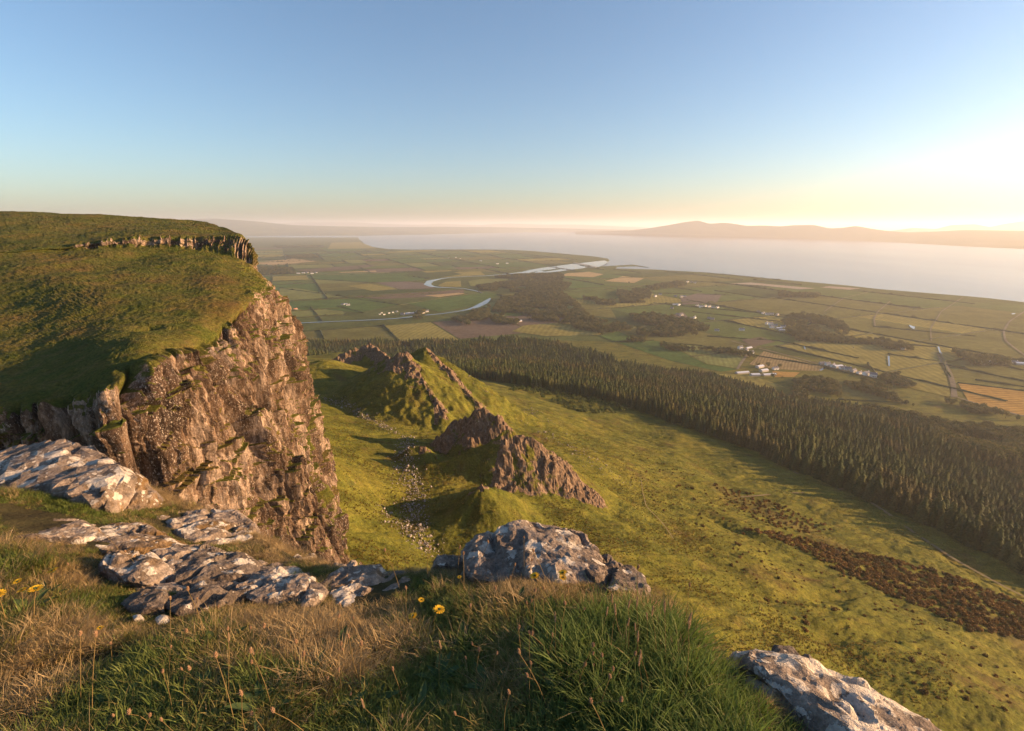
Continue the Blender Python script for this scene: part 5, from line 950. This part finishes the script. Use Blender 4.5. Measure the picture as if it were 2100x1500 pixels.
# ---- grass
def mat_grass(name, a, b, tip, tr=0.35):
    s = NT(name); c = s.mix(s.rand(), a, b); z = s.n('ShaderNodeSeparateXYZ'); s.l(s.objco(), z.inputs[0])
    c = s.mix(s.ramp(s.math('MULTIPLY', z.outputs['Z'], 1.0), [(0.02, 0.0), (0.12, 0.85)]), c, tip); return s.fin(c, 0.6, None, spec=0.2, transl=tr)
M_GG = mat_grass('green grass', (0.080, 0.125, 0.022), (0.145, 0.175, 0.040), (0.20, 0.21, 0.065)); M_GD = mat_grass('dry grass', (0.26, 0.185, 0.085), (0.42, 0.31, 0.15), (0.48, 0.36, 0.19)); M_GO = mat_grass('olive grass', (0.130, 0.125, 0.032), (0.21, 0.175, 0.055), (0.32, 0.24, 0.09)); M_GL = mat_grass('lush grass', (0.052, 0.105, 0.016), (0.100, 0.155, 0.026), (0.155, 0.20, 0.055), 0.4)
def clump(n, rad, h, wd, lean, curl, seed):
    r = random.Random(seed); V, Fc = [], []
    for _ in range(n):
        a = r.uniform(0, 6.283); q = rad*math.sqrt(r.random()); bx_, by_ = q*math.cos(a), q*math.sin(a); d = a + r.uniform(-1.2, 1.2); H_ = h*r.uniform(0.45, 1.15); le = lean*r.uniform(0.2, 1.3)*H_; c, s = math.cos(d), math.sin(d); k = len(V); w_ = wd*r.uniform(0.7, 1.3); tw = r.uniform(-curl, curl)
        for f in (0.0, 0.4, 0.75):
            o = le*f*f; x = bx_ + c*o - s*tw*f*f*H_; y = by_ + s*o + c*tw*f*f*H_; z = H_*f*(1-0.22*f*lean); hw = w_*(1-0.55*f)*0.5; V += [(x-s*hw, y+c*hw, z), (x+s*hw, y-c*hw, z)]
        V.append((bx_ + c*le - s*tw*H_, by_ + s*le + c*tw*H_, H_*(1-0.25*lean))); Fc += [(k, k+1, k+3, k+2), (k+2, k+3, k+5, k+4), (k+4, k+5, k+6)]
    return pyme('clump', V, Fc, True)
kinds = []
for i in range(3): kinds.append((clump(60, 0.055, 0.052, 0.0024, 1.0, 0.6, 700+i), M_GD))      # 0-2 fine dry fescue
for i in range(3): kinds.append((clump(56, 0.055, 0.056, 0.0026, 0.9, 0.45, 710+i), M_GO))     # 3-5 olive
for i in range(3): kinds.append((clump(50, 0.05, 0.062, 0.0032, 0.8, 0.35, 720+i), M_GG))       # 6-8 green
for i in range(3): kinds.append((clump(42, 0.05, 0.115, 0.0030, 0.75, 0.35, 730+i), M_GL))     # 9-11 lush long
for i in range(2): kinds.append((clump(44, 0.06, 0.085, 0.0022, 1.1, 0.7, 740+i), M_GD))        # 12-13 straw, long curls
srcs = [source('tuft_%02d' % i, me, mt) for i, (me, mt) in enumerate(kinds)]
NG = 90000; ux = rng.uniform(-5.2, 1.6, NG); uy = rng.uniform(0.75, 6.0, NG); zz, dd = ledge(ux, uy)
m = (dd < 0.14) & (np.abs(ux) < 1.12*uy + 0.5); inr = np.zeros(NG, bool)
for pts, _ in ROCKS:
    c = np.mean(pts, 0); hull = sorted(pts, key=lambda q: math.atan2(q[1]-c[1], q[0]-c[0])); hull = [(c[0]+(q[0]-c[0])*0.86, c[1]+(q[1]-c[1])*0.86) for q in hull]; inr |= inpoly(ux, uy, hull)
m &= ~inr
bare = fbm2(ux/0.45, uy/0.45, 3, 801); m &= (bare > -0.42) | (rng.random(NG) < 0.25)
dist = np.hypot(ux, uy); m &= rng.random(NG) < np.clip(1.9/np.maximum(dist, 1.9)+0.25, 0, 1)
soil = [P(40, 1385, 2.0)[:2], P(230, 1345, 2.15)[:2]]; m &= polyd(ux, uy, soil)[0] > 0.07
ux, uy, zz, dd = ux[m], uy[m], zz[m], dd[m]; n = len(ux)
def blob(px, py, t, r): c = P(px, py, t); return np.exp(-((ux-c[0])**2 + (uy-c[1])**2)/r**2)
lush = 1.35*blob(1380, 1380, 1.8, 0.33) + 1.25*blob(1500, 1480, 1.62, 0.28) + 0.9*blob(1280, 1300, 1.98, 0.22) + 0.3*blob(1060, 1190, 2.7, 0.2)
dryf = 0.9*blob(620, 1330, 2.25, 0.35) + 0.9*blob(760, 1350, 2.15, 0.25) + 0.8*blob(150, 1330, 2.25, 0.4) + 0.7*blob(1480, 1290, 2.02, 0.15) + 0.7*blob(980, 1190, 2.75, 0.2) + 0.7*blob(360, 1030, 5, 0.6) + 0.5*blob(560, 1120, 3.7, 0.4) + 0.4*blob(0, 1150, 2.8, 0.5) + 0.6*np.exp(-((dd+0.08)/0.1)**2)
grnf = 0.8*blob(100, 1040, 3.95, 0.5) + 0.7*blob(300, 1450, 1.85, 0.5) + 0.6*blob(800, 1470, 1.8, 0.5) + 0.6*blob(70, 1240, 2.45, 0.2) + 0.7*blob(900, 1300, 2.25, 0.3)
nz_ = fbm2(ux/0.30, uy/0.30, 3, 811); nz2 = rng.normal(0, 0.22, n); v = nz_*0.9 + nz2*1.2 + dryf*0.8 - grnf*0.5 + 0.10
idx = np.where(v > 0.38, rng.integers(0, 3, n), np.where(v > 0.02, rng.integers(3, 6, n), rng.integers(6, 9, n))); idx = np.where((v > 0.30) & (rng.random(n) < 0.22), rng.integers(12, 14, n), idx)
idx = np.where((lush + 0.35*nz_ + nz2*0.6 > 0.62) & (rng.random(n) < 0.6) & (dd < -0.10), rng.integers(9, 12, n), idx)
sc_g = rng.uniform(0.7, 1.35, n)*(1 + 0.35*np.clip(fbm2(ux/0.18, uy/0.18, 2, 821), -0.6, 1)); 
rd = np.full(n, 9.0)
for pts, _ in ROCKS:
    c = np.mean(pts, 0); hull = sorted(pts, key=lambda q: math.atan2(q[1]-c[1], q[0]-c[0])); hull.append(hull[0]); rd = np.minimum(rd, polyd(ux, uy, hull)[0])
sc_g = sc_g*(0.45 + 0.55*sstep(0.02, 0.28, rd))
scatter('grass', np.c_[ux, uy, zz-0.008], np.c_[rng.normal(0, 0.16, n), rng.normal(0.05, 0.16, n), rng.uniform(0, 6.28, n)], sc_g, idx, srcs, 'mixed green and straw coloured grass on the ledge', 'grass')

# ---- flowers and seed heads, one by one
def mat_simple(name, a, b, tr=0.0, rough=0.7):
    s = NT(name); return s.fin(s.mix(s.noise(s.objco(), 60, 3, 0.6), a, b), rough, spec=0.15, transl=tr)
M_STEM, M_HEAD, M_YEL, M_SPIKE, M_LEAFP, M_WHITEF = mat_simple('dry stem', (0.16, 0.11, 0.04), (0.24, 0.17, 0.07), 0.2), mat_simple('brown seed head', (0.13, 0.065, 0.030), (0.34, 0.22, 0.13)), mat_simple('yellow petals', (0.62, 0.36, 0.02), (0.80, 0.55, 0.05), 0.25), mat_simple('pale grass spike', (0.30, 0.19, 0.10), (0.48, 0.34, 0.20), 0.3), mat_simple('plantain leaf', (0.050, 0.085, 0.030), (0.085, 0.120, 0.045), 0.25), mat_simple('straw flower', (0.50, 0.40, 0.28), (0.65, 0.55, 0.42), 0.2)
def stem_mesh(h, bend, r):
    path = [(bend*h*f*f, 0, h*f) for f in (0, 0.25, 0.5, 0.75, 1)]; return pyme('stem', *tube(path, [r*1.2, r, r, r*0.9, r*0.8], 5), True), path[-1]
def head_mesh(top, rx, rz, n, seed, lean=0.3):   # an ovoid of small scales
    r = random.Random(seed); V, Fc = [], []; bmv = []
    for i in range(n):
        f = (i+0.5)/n; ph = math.acos(1-2*f); a = i*2.399; d = Vector((math.sin(ph)*math.cos(a), math.sin(ph)*math.sin(a), math.cos(ph))); c = Vector(top) + Vector((d.x*rx, d.y*rx, rz*0.8 + d.z*rz)); u = d.orthogonal().normalized(); w_ = d.cross(u); s = rx*0.62; k = len(V); tip = c + d*rx*r.uniform(0.25, 0.7) + Vector((0, 0, rx*0.4))
        V += [tuple(c - u*s - d*rx*0.4), tuple(c + w_*s - d*rx*0.4), tuple(c + u*s - d*rx*0.4), tuple(c - w_*s - d*rx*0.4), tuple(tip)]; Fc += [(k, k+1, k+4), (k+1, k+2, k+4), (k+2, k+3, k+4), (k+3, k, k+4), (k+3, k+2, k+1, k)]
    return pyme('seed_head', V, Fc)
def petals_mesh(top, r0, seed):                  # hawkbit-like head: rings of strap petals
    r = random.Random(seed); V, Fc = [], []
    for ring, (m_, R_, up) in enumerate([(13, r0, 0.15), (11, r0*0.75, 0.35), (8, r0*0.45, 0.6)]):
        for j in range(m_):
            a = 6.283*j/m_ + ring*0.3 + r.uniform(-0.1, 0.1); c, s = math.cos(a), math.sin(a); w_ = r0*0.16; k = len(V); t0 = Vector(top); hh = R_*up
            V += [(t0.x+c*R_*0.15-s*w_*0.5, t0.y+s*R_*0.15+c*w_*0.5, t0.z), (t0.x+c*R_*0.15+s*w_*0.5, t0.y+s*R_*0.15-c*w_*0.5, t0.z), (t0.x+c*R_+s*w_, t0.y+s*R_-c*w_, t0.z+hh), (t0.x+c*R_*1.05, t0.y+s*R_*1.05, t0.z+hh*0.9), (t0.x+c*R_-s*w_, t0.y+s*R_+c*w_, t0.z+hh)]; Fc.append((k, k+1, k+2, k+3, k+4))
    return pyme('petals', V, Fc)
PLA, SPK, YEL = [], [], []
for i, (h, b) in enumerate([(0.15, 0.2), (0.19, 0.35), (0.22, -0.25), (0.17, 0.6), (0.25, 0.12)]):
    st, tp = stem_mesh(h, b, 0.0011); st.materials.append(M_STEM); hd = head_mesh(tp, 0.0042, 0.0085, 34, 900+i); hd.materials.append(M_HEAD); PLA.append((st, hd))
for i, (h, b) in enumerate([(0.26, 0.12), (0.30, 0.2), (0.24, -0.18)]):
    st, tp = stem_mesh(h, b, 0.0009); st.materials.append(M_STEM); hd = head_mesh(tp, 0.0036, 0.024, 60, 920+i); hd.materials.append(M_SPIKE); SPK.append((st, hd))
for i, (h, b) in enumerate([(0.12, 0.2), (0.15, -0.2), (0.10, 0.3)]):
    st, tp = stem_mesh(h, b, 0.0014); st.materials.append(M_STEM); pt = petals_mesh((tp[0], tp[1], tp[2]+0.002), 0.019, 930+i); pt.materials.append(M_YEL); dk = head_mesh((tp[0], tp[1], tp[2]-0.006), 0.006, 0.007, 20, 940+i); dk.materials.append(M_LEAFP); YEL.append((st, pt, dk))
def ledge_px(px, py):                            # where a line of sight meets the ledge
    d = ray(px, py); t = np.linspace(0.9, 6.5, 500); x, y, z = d[0]*t, d[1]*t, d[2]*t; h, e = ledge(x, y); w_ = np.nonzero(z < h)[0]
    i = w_[0] if len(w_) else -1; return (float(x[i]), float(y[i]), float(h[i]))
def stalk(name, parts, px, py, rz, sc, label, cat, group=None, drop=None, tilt=0.0):
    # px, py: where the head shows; the root is set below it
    g = ledge_px(px, py + (drop or 0)); e = empty(name, (g[0], g[1], g[2]-0.006), rz); e.scale = (sc,)*3; e.rotation_euler = (tilt*math.cos(rz*3), tilt*math.sin(rz*5), rz); tag(e, label, cat, group)
    for pn, me in parts: o = bpy.data.objects.new(pn, me); COL.objects.link(o); o.parent = e
fr = random.Random(77)
for px, py, s, lab in [(13, 1216, 1.15, 'yellow flower nearest the left edge'), (53, 1214, 0.8, 'small yellow flower second from the left edge'), (71, 1219, 1.1, 'yellow flower in front of the small one at left'), (40, 1176, 0.75, 'yellow flower standing highest at left'), (121, 1168, 0.95, 'orange-yellow flower apart from the others at left'), (868, 1240, 0.8, 'left flower of the yellow pair beside the domed boulder'), (882, 1236, 1.0, 'right flower of the yellow pair beside the domed boulder'), (855, 1218, 0.6, 'tiny yellow flower against the domed boulder'), (1116, 1177, 0.9, 'yellow flower in front of the large centre boulder'), (1160, 1176, 0.75, 'left of two yellow flowers by the dark rock'), (1168, 1173, 0.85, 'right of two yellow flowers by the dark rock'), (954, 1182, 0.5, 'tiny yellow flower left of the large boulder'), (213, 1276, 0.55, 'small pale yellow flower by the dry grass left')]:
    k = fr.randrange(3); st, pt, dk = YEL[k]; stalk('yellow_flower', [('stem', st), ('petals', pt), ('calyx', dk)], px, py, fr.uniform(0, 6.28), s*1.3, lab, 'flower', None, 62*s, 0.15)
heads = [(355, 1272), (410, 1245), (425, 1240), (440, 1247), (372, 1280), (230, 1318), (190, 1370), (165, 1340), (345, 1328), (385, 1375), (355, 1396), (312, 1435), (225, 1460), (290, 1465), (515, 1435), (485, 1400), (440, 1375), (300, 1500), (610, 1330), (630, 1345), (655, 1360), (620, 1380), (645, 1385), (690, 1390), (700, 1375), (715, 1350), (740, 1365), (745, 1320), (560, 1365), (590, 1350), (828, 1393), (740, 1255), (762, 1268), (963, 1365), (978, 1362), (955, 1250), (1005, 1310), (900, 1495), (795, 1425), (950, 1185), (935, 1140), (990, 1120), (1035, 1105), (1052, 1110), (1075, 1135), (1130, 1145), (1085, 1165), (1045, 1165), (1030, 1185), (1050, 1220), (1063, 1235), (1100, 1250), (1120, 1240), (1165, 1255), (1085, 1250), (1160, 1215), (1180, 1335), (1150, 1300), (1130, 1310), (1128, 1330), (1108, 1378), (1127, 1375), (1125, 1365), (1200, 1365), (1235, 1375), (1240, 1345), (1237, 1360), (1202, 1395), (1186, 1398), (1225, 1415), (1258, 1440), (1095, 1335), (1060, 1330), (1000, 1335), (1092, 1400), (1040, 1430), (840, 1245), (860, 1130), (900, 1120), (880, 1135), (820, 1140), (1380, 1208), (1395, 1205), (1410, 1212), (1405, 1238), (1300, 1195), (470, 1330), (500, 1310), (520, 1290), (690, 1305), (250, 1090), (185, 1160), (300, 1140), (655, 1440), (560, 1455), (400, 1470), (985, 1440)]
for px, py in heads:
    k = fr.randrange(5); st, hd = PLA[k]; t = max(1.6, min(4.2, 1.7 + (1500-py)*0.0042)); s = fr.uniform(0.75, 1.25); h = (0.15, 0.19, 0.22, 0.17, 0.25)[k]*s; dp = h*F*0.80/t
    where = 'left of the rock group' if px < 350 else 'below the dark rocks' if px < 560 else 'below the domed boulder' if px < 850 else 'before the large centre boulder' if py < 1290 else 'beside the lush green mound' if px > 1080 else 'in the middle foreground'
    stalk('plantain_stalk', [('stem', st), ('seed_head', hd)], px, min(py + dp, 1640), fr.uniform(0, 6.28), s, 'brown plantain seed head on a thin stalk ' + where, 'seed head', 'plantain seed heads ' + where, 0, 0.18)
for px, py in [(1253, 1290), (1275, 1270), (1256, 1305), (1305, 1305), (1310, 1300), (1342, 1290), (1330, 1300), (1365, 1310), (1380, 1315), (1282, 1300), (1315, 1380), (1340, 1375), (1300, 1335), (1140, 1320), (905, 1340), (808, 1440), (1225, 1280), (1395, 1340), (470, 1365), (540, 1350)]:
    k = fr.randrange(3); st, hd = SPK[k]; t = max(1.6, 1.7 + (1500-py)*0.0042); s = fr.uniform(0.75, 1.05); dp = (0.26, 0.30, 0.24)[k]*s*F*0.8/t
    stalk('grass_spike', [('stem', st), ('seed_head', hd)], px, min(py + dp, 1640), fr.uniform(0, 6.28), s, 'pale grass seed spike rising from the lush green mound' if px > 1180 else 'pale grass seed spike among the foreground turf', 'grass spike', 'grass seed spikes on the mound' if px > 1180 else 'grass seed spikes in the turf', 0, 0.12)
def rosette(seed):
    r = random.Random(seed); V, Fc = [], []
    for j in range(9):
        a = 6.283*j/9 + r.uniform(-0.3, 0.3); L = r.uniform(0.06, 0.11); w_ = L*0.13; c, s = math.cos(a), math.sin(a); k = len(V); up = r.uniform(0.3, 0.9)
        for f, q in ((0.05, 0.35), (0.35, 1.0), (0.7, 0.8), (1.0, 0.05)):
            z = L*up*(f - 0.55*f*f); V += [(c*L*f - s*w_*q, s*L*f + c*w_*q, z+0.004), (c*L*f, s*L*f, z), (c*L*f + s*w_*q, s*L*f - c*w_*q, z+0.004)]
        for i in range(3):
            b = k + i*3; Fc += [(b, b+1, b+4, b+3), (b+1, b+2, b+5, b+4)]
    return pyme('rosette', V, Fc, True)
ROS = [rosette(i) for i in range(4)]; [q.materials.append(M_LEAFP) for q in ROS]
for i, (px, py) in enumerate([(540, 1470), (700, 1485), (640, 1400), (900, 1400), (690, 1350), (230, 1460), (260, 1420), (1120, 1265), (1060, 1255), (1010, 1420), (90, 1235), (60, 1260), (460, 1330), (860, 1480), (760, 1460), (420, 1440), (1150, 1460), (950, 1330)]):
    g = ledge_px(px, py); o = obj('leaf_rosette', ROS[i % 4], None, None, (g[0], g[1], g[2]+0.012), i*1.1); o.scale = (1.1,)*3; tag(o, 'flat rosette of narrow green plantain leaves in the turf', 'plant', 'plantain rosettes in the turf')
